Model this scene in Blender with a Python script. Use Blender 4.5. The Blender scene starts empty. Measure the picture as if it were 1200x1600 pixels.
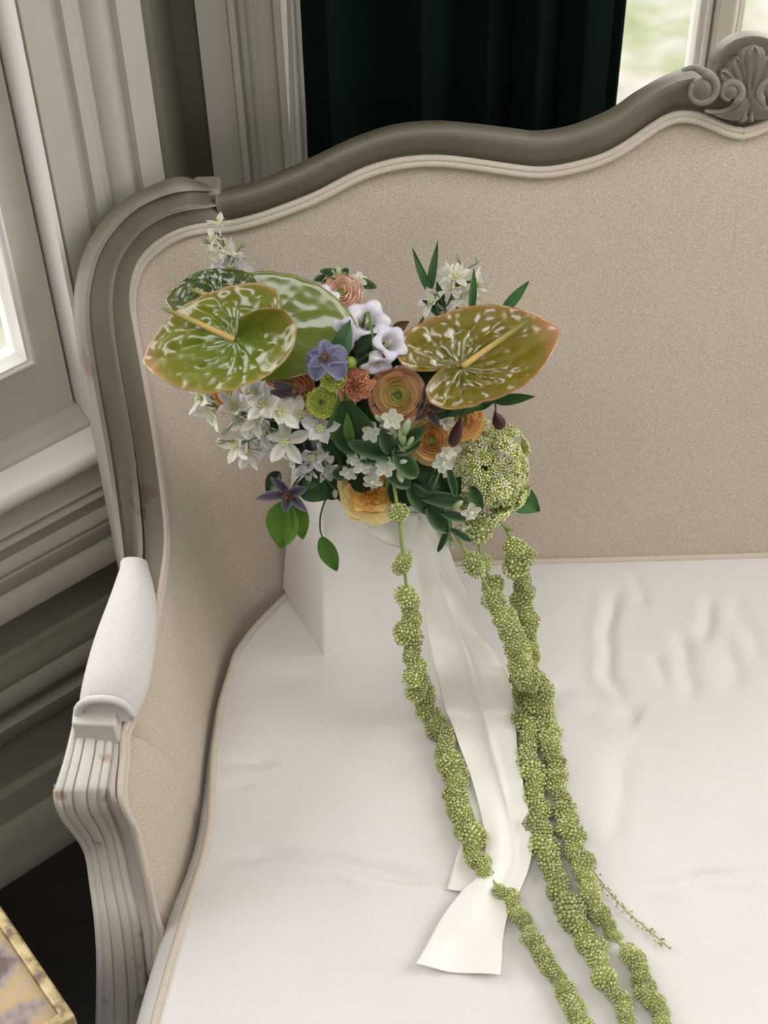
import bpy, math, random
from mathutils import Vector as V, Matrix as MX, noise as NZ
random.seed(7)
sc = bpy.context.scene
COL = sc.collection
R_ = math.radians

# ---------------------------------------------------------------- camera
FPX, TH, RO, CAMZ = 2450.0, R_(45.3), R_(1.6), 2.10       # focal length in px of the 1200x1600 frame, pitch, roll, height
_R0, _U0 = V((1, 0, 0)), V((0, math.sin(TH), math.cos(TH)))
CF = V((0, math.cos(TH), -math.sin(TH)))
CR = math.cos(RO) * _R0 - math.sin(RO) * _U0
CU = math.sin(RO) * _R0 + math.cos(RO) * _U0
CP = V((0, 0, CAMZ))
cam_d = bpy.data.cameras.new('camera')
cam_d.sensor_fit = 'VERTICAL'; cam_d.sensor_height = 56; cam_d.lens = FPX / 1600 * 56
cam_d.clip_start = 0.05
cam_d.dof.use_dof = True; cam_d.dof.focus_distance = 1.86; cam_d.dof.aperture_fstop = 7.5
cam = bpy.data.objects.new('camera', cam_d); COL.objects.link(cam)
cam.matrix_world = MX(((CR.x, CU.x, -CF.x, 0), (CR.y, CU.y, -CF.y, 0), (CR.z, CU.z, -CF.z, CAMZ), (0, 0, 0, 1)))
sc.camera = cam

# ---------------------------------------------------------------- sky, lights, exposure
sc.view_settings.view_transform = 'Standard'; sc.view_settings.look = 'None'
sc.view_settings.gamma = 1; sc.view_settings.use_curve_mapping = False
sc.view_settings.exposure = 0.19
wd = bpy.data.worlds.new('overcast_sky'); sc.world = wd; wd.use_nodes = True
bg = wd.node_tree.nodes['Background']
bg.inputs[0].default_value = (1.0, .98, .96, 1); bg.inputs[1].default_value = 4.1
sc.cycles.use_denoising = True
sc.cycles.max_bounces = 8; sc.cycles.diffuse_bounces = 5; sc.cycles.transparent_max_bounces = 12
sc.cycles.sample_clamp_indirect = 6

def area(name, loc, target, sx, sy, power, col=(1, .97, .95), portal=False):
    l = bpy.data.lights.new(name, 'AREA'); l.shape = 'RECTANGLE'; l.size = sx; l.size_y = sy
    l.energy = power; l.color = col
    if portal: l.cycles.is_portal = True
    o = bpy.data.objects.new(name, l); COL.objects.link(o)
    d = V(target) - V(loc)
    o.matrix_world = MX.Translation(V(loc)) @ d.to_track_quat('-Z', 'Y').to_matrix().to_4x4()
    return o

# daylight of the tall bay windows to the right of the frame and at the back, plus two added fill lamps
area('bay_daylight', (1.75, .95, 2.15), (.1, 1.2, .6), 1.1, 1.4, 21)
area('back_daylight', (1.0, 2.75, 3.1), (.25, .9, .5), 1.6, 1.2, 5)
area('front_fill', (.7, -2.3, 1.9), (.1, 1.2, .7), 1.6, 1.5, 20)  # added fill behind the camera, no window in that wall
area('overhead_fill', (-.30, .35, 2.84), (-.1, 1.0, .5), 1.5, 1.0, 20)  # added fill just below the ceiling
# ---------------------------------------------------------------- helpers
def ray(px, py): return CF + CR * ((px - 600) / FPX) + CU * ((800 - py) / FPX)
def at(px, py, y=None, z=None):
    """the point on the vertical plane y or the level z that the photograph shows at px, py"""
    d = ray(px, py)
    t = (z - CAMZ) / d.z if z is not None else y / d.y
    return CP + d * t
def at_pl(px, py, n, c):
    d = ray(px, py); return CP + d * ((c - n.dot(CP)) / n.dot(d))
def lerp(a, b, t): return a + (b - a) * t
def interp(tab, x):
    if x <= tab[0][0]: return tab[0][1]
    for (x0, y0), (x1, y1) in zip(tab, tab[1:]):
        if x <= x1: return lerp(y0, y1, (x - x0) / (x1 - x0))
    return tab[-1][1]
def smooth_path(pts, n):
    """Catmull-Rom through pts, n samples evenly in index"""
    out = []; m = len(pts) - 1
    for i in range(n):
        t = i / (n - 1) * m; k = min(int(t), m - 1); u = t - k
        p0, p1, p2, p3 = pts[max(k - 1, 0)], pts[k], pts[k + 1], pts[min(k + 2, m)]
        out.append(0.5 * ((2 * p1) + (p2 - p0) * u + (2 * p0 - 5 * p1 + 4 * p2 - p3) * u * u + (3 * p1 - p0 - 3 * p2 + p3) * u ** 3))
    return out

def new_mesh(name, verts, faces, mat=None, smooth=True, cols=None):
    me = bpy.data.meshes.new(name)
    me.from_pydata([tuple(v) for v in verts], [], faces)
    if mat: me.materials.append(mat)
    if smooth: me.polygons.foreach_set('use_smooth', [True] * len(me.polygons))
    if cols:
        a = me.color_attributes.new('Col', 'FLOAT_COLOR', 'POINT')
        flat = []
        for c in cols: flat += [c[0], c[1], c[2], 1]
        a.data.foreach_set('color', flat)
    me.update()
    return me
def link(name, me, parent=None, M=None):
    o = bpy.data.objects.new(name, me); COL.objects.link(o)
    if parent: o.parent = parent
    if M is not None: o.matrix_basis = M
    return o
def root(name, label, cat, M=None, group=None):
    o = bpy.data.objects.new(name, None); COL.objects.link(o); o.empty_display_size = .02
    if isinstance(M, V): M = MX.Translation(M)
    if M is not None: o.matrix_basis = M
    o['label'] = label; o['category'] = cat
    if group: o['group'] = group
    return o
def wpart(name, me, rt, label=None, via=None):
    """a part whose mesh is written in world coordinates, under root rt (or under the part via)"""
    o = link(name, me, via or rt)
    o.matrix_basis = MX.Identity(4) if via else rt.matrix_basis.inverted()
    if label: o['label'] = label
    return o
def struct(name, me=None, parent=None):
    o = link(name, me, parent)
    if parent is None: o['kind'] = 'structure'
    return o

def grid_faces(nr, nc, close=False, flip=False):
    f = []
    for i in range(nr - 1):
        for j in range(nc if close else nc - 1):
            k = (j + 1) % nc
            q = (i * nc + j, i * nc + k, (i + 1) * nc + k, (i + 1) * nc + j)
            f.append(q[::-1] if flip else q)
    return f
class MB:
    def __init__(s): s.v = []; s.f = []; s.c = []
    def add(s, v, f, c=None):
        b = len(s.v); s.v += [V(p) for p in v]; s.f += [tuple(i + b for i in q) for q in f]
        s.c += list(c) if c else [(1, 1, 1)] * len(v)
    def grid(s, rows, close=False, flip=False, cols=None):
        s.add([p for r in rows for p in r], grid_faces(len(rows), len(rows[0]), close, flip), cols)
    def box(s, corners):
        s.add(corners, [(0, 3, 2, 1), (4, 5, 6, 7), (0, 1, 5, 4), (1, 2, 6, 5), (2, 3, 7, 6), (3, 0, 4, 7)])
    def abox(s, x0, x1, y0, y1, z0, z1):
        s.box([V(p) for p in ((x0, y0, z0), (x1, y0, z0), (x1, y1, z0), (x0, y1, z0), (x0, y0, z1), (x1, y0, z1), (x1, y1, z1), (x0, y1, z1))])
    def tube(s, pts, r, n=8, cap=True, col=None):
        rows = []; m = len(pts); up = V((0, 0, 1))
        prev = None
        for i, p in enumerate(pts):
            t = (pts[min(i + 1, m - 1)] - pts[max(i - 1, 0)])
            if t.length < 1e-9: t = V((0, 0, 1))
            t.normalize()
            if prev is None:
                a = t.orthogonal().normalized()
            else:
                a = (prev - t * prev.dot(t)); a = a.normalized() if a.length > 1e-6 else t.orthogonal().normalized()
            prev = a; b = t.cross(a)
            rr = r[i] if isinstance(r, (list, tuple)) else r
            rows.append([p + (a * math.cos(2 * math.pi * k / n) + b * math.sin(2 * math.pi * k / n)) * rr for k in range(n)])
        base = len(s.v)
        cc = None
        if col: cc = [(col(i / (m - 1)) if callable(col) else col) for i in range(m) for _ in range(n)]
        s.grid(rows, True, False, cc)
        if cap:
            s.f.append(tuple(base + k for k in range(n))[::-1]); s.f.append(tuple(base + (m - 1) * n + k for k in range(n)))
    def ball(s, c, rx, ry=None, rz=None, nu=8, nv=6, col=None):
        ry = ry or rx; rz = rz or rx
        rows = [[V((c[0] + rx * math.sin(math.pi * i / nv) * math.cos(2 * math.pi * j / nu), c[1] + ry * math.sin(math.pi * i / nv) * math.sin(2 * math.pi * j / nu), c[2] + rz * math.cos(math.pi * i / nv))) for j in range(nu)] for i in range(nv + 1)]
        s.grid(rows, True, True, [col] * (nu * (nv + 1)) if col else None)
    def mesh(s, name, mat, smooth=True, use_col=False):
        return new_mesh(name, s.v, s.f, mat, smooth, s.c if use_col else None)
def autosmooth(o, ang=35):
    me = o.data
    me.polygons.foreach_set('use_smooth', [True] * len(me.polygons))
    try: me.set_sharp_from_angle(angle=R_(ang))
    except Exception: pass
    return o
def bevel(o, w, seg=2):
    m = o.modifiers.new('bevel', 'BEVEL'); m.width = w; m.segments = seg; m.limit_method = 'ANGLE'
    return o

# ---------------------------------------------------------------- materials
def nodes(name):
    m = bpy.data.materials.new(name); m.use_nodes = True
    nt = m.node_tree; b = nt.nodes['Principled BSDF']
    return m, nt, b
def N(nt, t, **kw):
    n = nt.nodes.new(t)
    for k, v in kw.items():
        if k in n.inputs: n.inputs[k].default_value = v
        else: setattr(n, k, v)
    return n
def ramp(nt, fac, stops):
    r = N(nt, 'ShaderNodeValToRGB'); e = r.color_ramp.elements
    while len(e) < len(stops): e.new(.5)
    for el, (p, c) in zip(e, stops): el.position = p; el.color = (*c, 1) if len(c) == 3 else c
    nt.links.new(fac, r.inputs[0]); return r.outputs[0]
def mixc(nt, f, a, b, mode='MIX'):
    m = N(nt, 'ShaderNodeMix', data_type='RGBA', blend_type=mode)
    for s, v in ((m.inputs[0], f), (m.inputs[6], a), (m.inputs[7], b)):
        if hasattr(v, 'node'): nt.links.new(v, s)
        else: s.default_value = v if not isinstance(v, tuple) or len(v) == 4 else (*v, 1)
    return m.outputs[2]
def tex(nt, kind='ShaderNodeTexNoise', scale=10, detail=4, coord='Object', stretch=None):
    tc = N(nt, 'ShaderNodeTexCoord'); t = N(nt, kind)
    t.inputs['Scale'].default_value = scale
    if 'Detail' in t.inputs: t.inputs['Detail'].default_value = detail
    src = tc.outputs[coord]
    if stretch:
        mp = N(nt, 'ShaderNodeMapping'); mp.inputs['Scale'].default_value = stretch
        nt.links.new(src, mp.inputs[0]); src = mp.outputs[0]
    nt.links.new(src, t.inputs['Vector'])
    return t
def bump(nt, b, h, strength=.3, dist=.001):
    bp = N(nt, 'ShaderNodeBump'); bp.inputs['Strength'].default_value = strength; bp.inputs['Distance'].default_value = dist
    nt.links.new(h, bp.inputs['Height']); nt.links.new(bp.outputs[0], b.inputs['Normal'])
def m_fabric(name, c, c2, weave=650, grain=.10):
    m, nt, b = nodes(name)
    n1 = tex(nt, scale=6, detail=5)
    col = mixc(nt, n1.outputs[0], (*c, 1), (*c2, 1))
    n2 = tex(nt, scale=weave, detail=2)
    col = mixc(nt, grain, col, ramp(nt, n2.outputs[0], [(.32, (.08, .065, .045)), (.68, (1, .97, .92))]))
    nt.links.new(col, b.inputs['Base Color']); b.inputs['Roughness'].default_value = .92
    b.inputs['Specular IOR Level'].default_value = .15
    b.inputs['Sheen Weight'].default_value = .15
    bump(nt, b, n2.outputs[0], .25, .0006)
    return m
def m_paint(name, c, c2, wear=None, rough=.55, wlev=.64, scale=14):
    m, nt, b = nodes(name)
    n1 = tex(nt, scale=scale, detail=6)
    col = mixc(nt, n1.outputs[0], (*c, 1), (*c2, 1))
    if wear:
        n2 = tex(nt, scale=22, detail=9)
        f = ramp(nt, n2.outputs[0], [(wlev, (0, 0, 0)), (wlev + .06, (1, 1, 1))])
        col = mixc(nt, f, col, (*wear, 1))
        g = N(nt, 'ShaderNodeNewGeometry')
        f2 = ramp(nt, g.outputs['Pointiness'], [(.53, (0, 0, 0)), (.60, (.35, .35, .35))])
        col = mixc(nt, f2, col, (.62, .56, .47, 1))
    nt.links.new(col, b.inputs['Base Color']); b.inputs['Roughness'].default_value = rough
    n3 = tex(nt, scale=160, detail=4)
    bump(nt, b, n3.outputs[0], .2, .001)
    return m
def m_plain(name, c, rough=.5, spec=.5, metal=0, sheen=0):
    m, nt, b = nodes(name)
    n1 = tex(nt, scale=40, detail=3)
    col = mixc(nt, n1.outputs[0], tuple(x * .9 for x in c) + (1,), tuple(min(1, x * 1.08) for x in c) + (1,))
    nt.links.new(col, b.inputs['Base Color'])
    b.inputs['Roughness'].default_value = rough; b.inputs['Specular IOR Level'].default_value = spec
    b.inputs['Metallic'].default_value = metal; b.inputs['Sheen Weight'].default_value = sheen
    return m
def m_petal(name, rough=.55, trans=.3, spec=.3, coat=0, vary=.12, streak=0):
    """colour comes from the Col attribute of each petal or leaf"""
    m, nt, b = nodes(name)
    a = N(nt, 'ShaderNodeAttribute', attribute_name='Col')
    oi = N(nt, 'ShaderNodeObjectInfo')
    n1 = tex(nt, scale=220, detail=3)
    k = N(nt, 'ShaderNodeMath', operation='MULTIPLY_ADD'); nt.links.new(oi.outputs['Random'], k.inputs[0])
    k.inputs[1].default_value = 2 * vary; k.inputs[2].default_value = 1 - vary
    h = N(nt, 'ShaderNodeHueSaturation'); nt.links.new(a.outputs['Color'], h.inputs['Color']); nt.links.new(k.outputs[0], h.inputs['Value'])
    col = mixc(nt, .18, h.outputs[0], ramp(nt, n1.outputs[0], [(.3, (.3, .3, .3)), (.7, (1, 1, 1))]), 'MULTIPLY')
    nt.links.new(col, b.inputs['Base Color'])
    b.inputs['Roughness'].default_value = rough; b.inputs['Specular IOR Level'].default_value = spec
    b.inputs['Coat Weight'].default_value = coat; b.inputs['Coat Roughness'].default_value = .12
    if trans:
        t = N(nt, 'ShaderNodeBsdfTranslucent'); nt.links.new(col, t.inputs[0])
        mx = N(nt, 'ShaderNodeMixShader'); mx.inputs[0].default_value = trans
        nt.links.new(b.outputs[0], mx.inputs[1]); nt.links.new(t.outputs[0], mx.inputs[2])
        nt.links.new(mx.outputs[0], nt.nodes['Material Output'].inputs[0])
    return m

M_BACK = m_fabric('linen_back', (.47, .395, .305), (.54, .46, .36), 600, .20)  # same linen as the seat; darker and warmer, dimmer light put into the colour
M_SEAT = m_fabric('linen_seat', (.71, .68, .665), (.755, .725, .71), 700, .06)  # paler copy of the back's linen, brighter light put into the colour
M_PIPE = m_fabric('linen_piping', (.52, .46, .375), (.60, .53, .44))
M_PAD = m_fabric('linen_arm_pad', (.60, .575, .56), (.64, .61, .595))
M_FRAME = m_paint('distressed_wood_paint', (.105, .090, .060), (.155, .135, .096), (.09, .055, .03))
M_FRAME_L = m_paint('pale_wood_paint', (.50, .47, .43), (.62, .59, .54), (.38, .27, .19))  # paler than the other frame paint, with brown wear patches
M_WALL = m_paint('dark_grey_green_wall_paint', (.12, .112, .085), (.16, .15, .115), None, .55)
M_TRIM = m_paint('cream_trim_paint', (.44, .42, .355), (.51, .485, .41), (.36, .31, .25), .45, .74)
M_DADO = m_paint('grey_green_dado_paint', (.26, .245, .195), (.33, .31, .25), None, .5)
M_WHITE = m_paint('white_sash_paint', (.76, .74, .70), (.82, .80, .76), None, .4)
M_CEIL = m_plain('ceiling_white', (.7, .68, .64), .9, .1)
M_VASE, nt, b = nodes('matte_white_ceramic')
n1 = tex(nt, scale=12, detail=2)
nt.links.new(mixc(nt, n1.outputs[0], (.845, .825, .805, 1), (.865, .845, .825, 1)), b.inputs['Base Color']); b.inputs['Roughness'].default_value = .6
M_CURT, nt, b = nodes('green_velvet')
n1 = tex(nt, scale=14, detail=4, stretch=(1, 1, .15))
nt.links.new(mixc(nt, n1.outputs[0], (.001, .004, .003, 1), (.002, .009, .0065, 1)), b.inputs['Base Color'])
b.inputs['Roughness'].default_value = .9; b.inputs['Specular IOR Level'].default_value = .1
b.inputs['Sheen Weight'].default_value = .03; b.inputs['Sheen Tint'].default_value = (.08, .3, .22, 1)
M_LINING = m_fabric('curtain_lining', (.5, .48, .42), (.55, .53, .47))
M_FLOOR, nt, b = nodes('dark_floor_boards')
n1 = tex(nt, scale=3, detail=6, stretch=(1, 12, 1))
nt.links.new(mixc(nt, n1.outputs[0], (.008, .006, .005, 1), (.02, .014, .010, 1)), b.inputs['Base Color']); b.inputs['Roughness'].default_value = .5
M_GLASS, nt, b = nodes('window_glass')
tr = N(nt, 'ShaderNodeBsdfTransparent'); gl = N(nt, 'ShaderNodeBsdfGlossy'); gl.inputs['Roughness'].default_value = .02
lw = N(nt, 'ShaderNodeLayerWeight'); lw.inputs[0].default_value = .5
fr = N(nt, 'ShaderNodeMath', operation='POWER'); nt.links.new(lw.outputs['Facing'], fr.inputs[0]); fr.inputs[1].default_value = 4.0
fr2 = N(nt, 'ShaderNodeMath', operation='MULTIPLY_ADD'); nt.links.new(fr.outputs[0], fr2.inputs[0]); fr2.inputs[1].default_value = .45; fr2.inputs[2].default_value = .03; fr = fr2
mx = N(nt, 'ShaderNodeMixShader'); nt.links.new(fr.outputs[0], mx.inputs[0]); nt.links.new(tr.outputs[0], mx.inputs[1]); nt.links.new(gl.outputs[0], mx.inputs[2])
nt.links.new(mx.outputs[0], nt.nodes['Material Output'].inputs[0])
M_SATIN, nt, b = nodes('ivory_satin')
n1 = tex(nt, scale=900, detail=2)
nt.links.new(mixc(nt, n1.outputs[0], (.93, .90, .845, 1), (.95, .925, .875, 1)), b.inputs['Base Color'])
b.inputs['Roughness'].default_value = .30; b.inputs['Specular IOR Level'].default_value = .6
b.inputs['Sheen Weight'].default_value = .3
t = N(nt, 'ShaderNodeBsdfTranslucent'); t.inputs[0].default_value = (.85, .82, .76, 1)
mx = N(nt, 'ShaderNodeMixShader'); mx.inputs[0].default_value = .12
nt.links.new(b.outputs[0], mx.inputs[1]); nt.links.new(t.outputs[0], mx.inputs[2]); nt.links.new(mx.outputs[0], nt.nodes['Material Output'].inputs[0])
M_TABLE, nt, b = nodes('worn_gilt_leather')
n1 = tex(nt, scale=26, detail=10)
c1 = ramp(nt, n1.outputs[0], [(.34, (.12, .085, .07)), (.45, (.30, .25, .24)), (.52, (.42, .32, .20)), (.62, (.50, .36, .17)), (.75, (.40, .33, .30))])
nt.links.new(c1, b.inputs['Base Color']); b.inputs['Roughness'].default_value = .45
bump(nt, b, n1.outputs[0], .4, .001)
M_GILT, nt, b = nodes('worn_gilt_edge')
n1 = tex(nt, scale=60, detail=8)
nt.links.new(ramp(nt, n1.outputs[0], [(.35, (.15, .11, .07)), (.5, (.42, .32, .15)), (.7, (.55, .45, .27))]), b.inputs['Base Color'])
b.inputs['Roughness'].default_value = .42; b.inputs['Metallic'].default_value = .35
M_PETAL = m_petal('petal', .6, .42)
M_LEAF = m_petal('leaf', .48, .18, .3)
M_STEM = m_petal('stem', .5, 0, .4)
M_GLOSS = m_petal('waxy_spathe', .20, .12, .7, .8, .04)
M_BEAD = m_petal('amaranth_bead', .75, .3, .15, 0, .14)
M_GARDEN, nt, b = nodes('garden_ground')
n1 = tex(nt, scale=2.6, detail=5)
n2 = tex(nt, scale=9, detail=4)
c = ramp(nt, n1.outputs[0], [(.36, (.07, .09, .032)), (.46, (.13, .155, .065)), (.53, (.21, .205, .17)), (.62, (.27, .25, .235))])
nt.links.new(mixc(nt, .35, c, ramp(nt, n2.outputs[0], [(.35, (.06, .085, .03)), (.65, (.22, .205, .19))])), b.inputs['Base Color']); b.inputs['Roughness'].default_value = .95
#@@SETTING
# ================================================================ SETTING
XC = .435                                   # the bay and the settee are symmetrical about this x
WA = R_(51.6)
WD = V((math.sin(WA), math.cos(WA), 0)); WN = V((WD.y, -WD.x, 0))
def LW(s, d, z, mir=False):
    """point on the left bay wall: s along it, d into the room, z up (mir: the right bay wall)"""
    p = WN * (-1.46 + d) + WD * s; p.z = z
    if mir: p.x = 2 * XC - p.x
    return p
SILL, HEAD, CEIL = .717, 2.45, 2.9
S_IN, S_OUT, S_L0, S_L1 = .669, .817, -.62, -.75    # casing inner/outer edge near the corner, far jamb, far end of the wall
S_WIN0 = -.50
def lwbox(mb, s0, s1, d0, d1, z0, z1, mir=False):
    q = [LW(s0, d0, z0, mir), LW(s1, d0, z0, mir), LW(s1, d1, z0, mir), LW(s0, d1, z0, mir), LW(s0, d0, z1, mir), LW(s1, d0, z1, mir), LW(s1, d1, z1, mir), LW(s0, d1, z1, mir)]
    mb.box(q)
def prism(mb, prof, z0, z1):
    """vertical moulding: prof is a list of plan points"""
    n = len(prof)
    mb.add([V((p.x, p.y, z0)) for p in prof] + [V((p.x, p.y, z1)) for p in prof],
           [(i, (i + 1) % n, n + (i + 1) % n, n + i) for i in range(n)] + [tuple(range(n))[::-1], tuple(range(n, 2 * n))])
def run_mould(mb, s0, s1, prof, mir=False):
    """horizontal moulding on the bay wall: prof is a closed list of (d, z)"""
    n = len(prof)
    mb.add([LW(s0, d, z, mir) for d, z in prof] + [LW(s1, d, z, mir) for d, z in prof],
           [(i, (i + 1) % n, n + (i + 1) % n, n + i) for i in range(n)] + [tuple(range(n))[::-1], tuple(range(n, 2 * n))])
CASE_PROF = [(.80, 0), (.80, .018), (.770, .018), (.768, .009), (.762, .009), (.760, .013), (.752, .018), (.744, .0155), (.736, .010), (.733, .005), (.721, .005),
             (.719, .017), (.706, .017), (.704, .010), (.695, .008), (.692, .018), (.658, .018), (.656, 0)]
CASE_PROF = [(a * 1.021, b_) for a, b_ in CASE_PROF]
for side, mir, wn in (('left', False, 1), ('right', True, 3)):
    mb = MB()
    lwbox(mb, S_L1, .838, -.12, 0, 0, SILL - .03, mir)
    lwbox(mb, S_L1, .838, -.12, 0, HEAD, CEIL, mir)
    lwbox(mb, S_L1, S_WIN0, -.12, 0, SILL - .03, HEAD, mir)
    lwbox(mb, S_IN, .838, -.12, 0, SILL - .03, HEAD, mir)
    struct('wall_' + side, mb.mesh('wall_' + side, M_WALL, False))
    mb = MB(); lwbox(mb, S_L1, .83, 0, .004, .0, .50, mir)
    DADO = mb
    # dado mouldings and skirting under the window
    t = struct('trim_%d' % (1 if not mir else 2))
    mb = MB(); run_mould(mb, S_L1, .83, [(d, z - .029) for d, z in ((0, .527), (.047, .527), (.047, .553), (.040, .560), (.036, .566), (.041, .578), (.041, .596), (.035, .601), (.043, .606), (.043, .612), (.033, .622), (.037, .636), (.042, .650), (.033, .654), (.040, .666), (.034, .672), (.034, .716), (0, .716))], mir)
    autosmooth(link('apron_moulding', mb.mesh('apron_moulding', M_TRIM), t), 50)
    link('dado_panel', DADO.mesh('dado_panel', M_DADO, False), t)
    mb = MB(); run_mould(mb, S_L1, .83, [(d, z - .035) for d, z in ((0, .27), (.020, .27), (.026, .285), (.026, .305), (.014, .312), (.014, .330), (.030, .340), (.034, .358), (.028, .372), (.020, .378), (.024, .392), (.018, .404), (.012, .425), (0, .43))], mir)
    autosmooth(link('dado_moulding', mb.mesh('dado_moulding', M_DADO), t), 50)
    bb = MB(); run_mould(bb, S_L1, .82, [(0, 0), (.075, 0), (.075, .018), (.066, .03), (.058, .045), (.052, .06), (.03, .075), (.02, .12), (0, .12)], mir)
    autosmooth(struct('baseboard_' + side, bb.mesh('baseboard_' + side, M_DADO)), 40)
    w = struct('window_%d' % wn)
    mb = MB(); prism(mb, [LW(s, d, 0, mir) for s, d in CASE_PROF], SILL, HEAD + .12)
    prism(mb, [LW(S_IN + S_WIN0 - s, d, 0, mir) for s, d in CASE_PROF], SILL, HEAD + .12)
    lwbox(mb, S_WIN0 - .13, S_OUT, 0, .02, HEAD, HEAD + .13, mir)
    autosmooth(link('casing', mb.mesh('casing', M_TRIM), w), 50)
    mb = MB(); lwbox(mb, S_IN - .02, S_IN, -.12, -.052, SILL, HEAD, mir); lwbox(mb, S_WIN0, S_WIN0 + .02, -.12, -.052, SILL, HEAD, mir); lwbox(mb, S_IN - .011, S_IN, -.052, -.02, SILL, HEAD, mir)
    link('jamb', mb.mesh('jamb', M_TRIM, False), w)
    mb = MB()
    for s in (S_IN - .0055, S_WIN0 + .0055):
        prism(mb, [LW(s + a, d, 0, mir) for a, d in ((.0055, -.02), (.0055, .015), (.003, .021), (-.003, .021), (-.0055, .015), (-.0055, -.02))], SILL, HEAD)
    autosmooth(link('stop_bead', mb.mesh('stop_bead', M_WHITE), w, ), 40)['label'] = 'white painted bead beside the sash'
    mb = MB(); run_mould(mb, S_WIN0 - .14, S_OUT + .012, [(-.12, SILL - .03), (.05, SILL - .03), (.056, SILL - .022), (.058, SILL - .012), (.055, SILL - .003), (.050, SILL), (-.12, SILL)], mir)
    autosmooth(link('sill', mb.mesh('sill', M_WHITE), w), 50)
    # sash: stiles, rails, meeting rail, ogee bead round each pane
    s0, s1 = S_WIN0 + .012, S_IN - .016
    for za, zb, dd in ((SILL + .012, 1.62, -.015), (1.60, HEAD, -.05)):
        sh = link('sash', None, w) if False else None
        mb = MB()
        lwbox(mb, s0, s0 + .05, dd - .035, dd, za, zb, mir); lwbox(mb, s1 - .04, s1, dd - .035, dd, za, zb, mir)
        lwbox(mb, s0 + .05, s1 - .040, dd - .035, dd, za, za + .105 if za < 1 else za + .04, mir); lwbox(mb, s0 + .05, s1 - .040, dd - .035, dd, zb - .04, zb, mir)
        so = link('sash_frame', mb.mesh('sash_frame', M_TRIM, False), w)
        g0, g1 = s0 + .05, s1 - .040; h0, h1 = (za + .105 if za < 1 else za + .04), zb - .04
        mb = MB()
        rows = []
        for off, dz in ((0, .004), (.004, .006), (.007, .002), (.011, .004), (.014, -.004), (.018, -.012), (.018, -.03)):
            rows.append([LW(g0 + off, dd + dz, h0 + off, mir), LW(g1 - off, dd + dz, h0 + off, mir), LW(g1 - off, dd + dz, h1 - off, mir), LW(g0 + off, dd + dz, h1 - off, mir)])
        mb.grid(rows, True)
        link('glazing_bead', mb.mesh('glazing_bead', M_WHITE, False), so)
        mb = MB(); lwbox(mb, g0 + .01, g1 - .01, dd - .024, dd - .020, h0 + .01, h1 - .01, mir)
        link('pane', mb.mesh('pane', M_GLASS, False), so)
    # moulded strip between the bottom rail and the sill
    mb = MB(); run_mould(mb, s0, s1 + .004, [(-.03, SILL), (.012, SILL), (.012, SILL + .006), (.004, SILL + .012), (-.004, SILL + .014), (-.008, SILL + .022), (-.03, SILL + .024)], mir)
    link('sash_stop', mb.mesh('sash_stop', M_TRIM, False), w)

# back wall with its window; return faces join it to the bay walls
YB = 1.85; CREASE = -.252
mb = MB()
wx0, wx1, wz0 = -.10, 2 * XC + .10, .62
mb.abox(CREASE, 2 * XC - CREASE, YB, YB + .2, 0, wz0)
mb.abox(CREASE, 2 * XC - CREASE, YB, YB + .2, HEAD, CEIL)
mb.abox(CREASE, wx0, YB, YB + .2, wz0, HEAD); mb.abox(wx1, 2 * XC - CREASE, YB, YB + .2, wz0, HEAD)
for mir in (False, True):
    a, c = LW(.795, .0, 0, mir), LW(.838, -.12, 0, mir)
    k = V((CREASE, YB, 0)); k2 = V((CREASE - .05, YB + .2, 0))
    if mir: k.x = 2 * XC - k.x; k2.x = 2 * XC - k2.x
    pr = [a, k, k2, c]
    prism(mb, pr, 0, CEIL)
struct('wall_back', mb.mesh('wall_back', M_WALL, False))
w2 = struct('window_2')
def cprof(x0, x1, mir):
    pr = [(0, 0), (0, .022), (.33, .022), (.36, .030), (.43, .030), (.46, .012), (.52, .010), (.56, .019), (.62, .022), (.70, .016), (.78, .014), (.82, .008), (.85, .026), (.93, .028), (.97, .02), (1, .012), (1, 0)]
    q = [V((lerp(x0, x1, a), YB - d, 0)) for a, d in pr]
    if mir: q = [V((2 * XC - p.x, p.y, 0)) for p in q][::-1]
    return q
mb = MB()
for mir in (False, True): prism(mb, cprof(-.218, -.103, mir), 0, HEAD + .1)
mb.abox(-.218, 2 * XC + .218, YB - .022, YB, HEAD, HEAD + .12)
autosmooth(link('casing', mb.mesh('casing', M_TRIM), w2), 50)
mb = MB(); mb.abox(wx0 - .03, wx1 + .03, YB - .035, YB + .18, wz0 - .03, wz0); bevel(link('sill', mb.mesh('sill', M_WHITE, False), w2), .006)
mb = MB(); mb.abox(XC + .022, XC + .046, YB + .06, YB + .14, wz0, HEAD); bevel(link('mullion', mb.mesh('mullion', M_TRIM, False), w2), .003)
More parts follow.
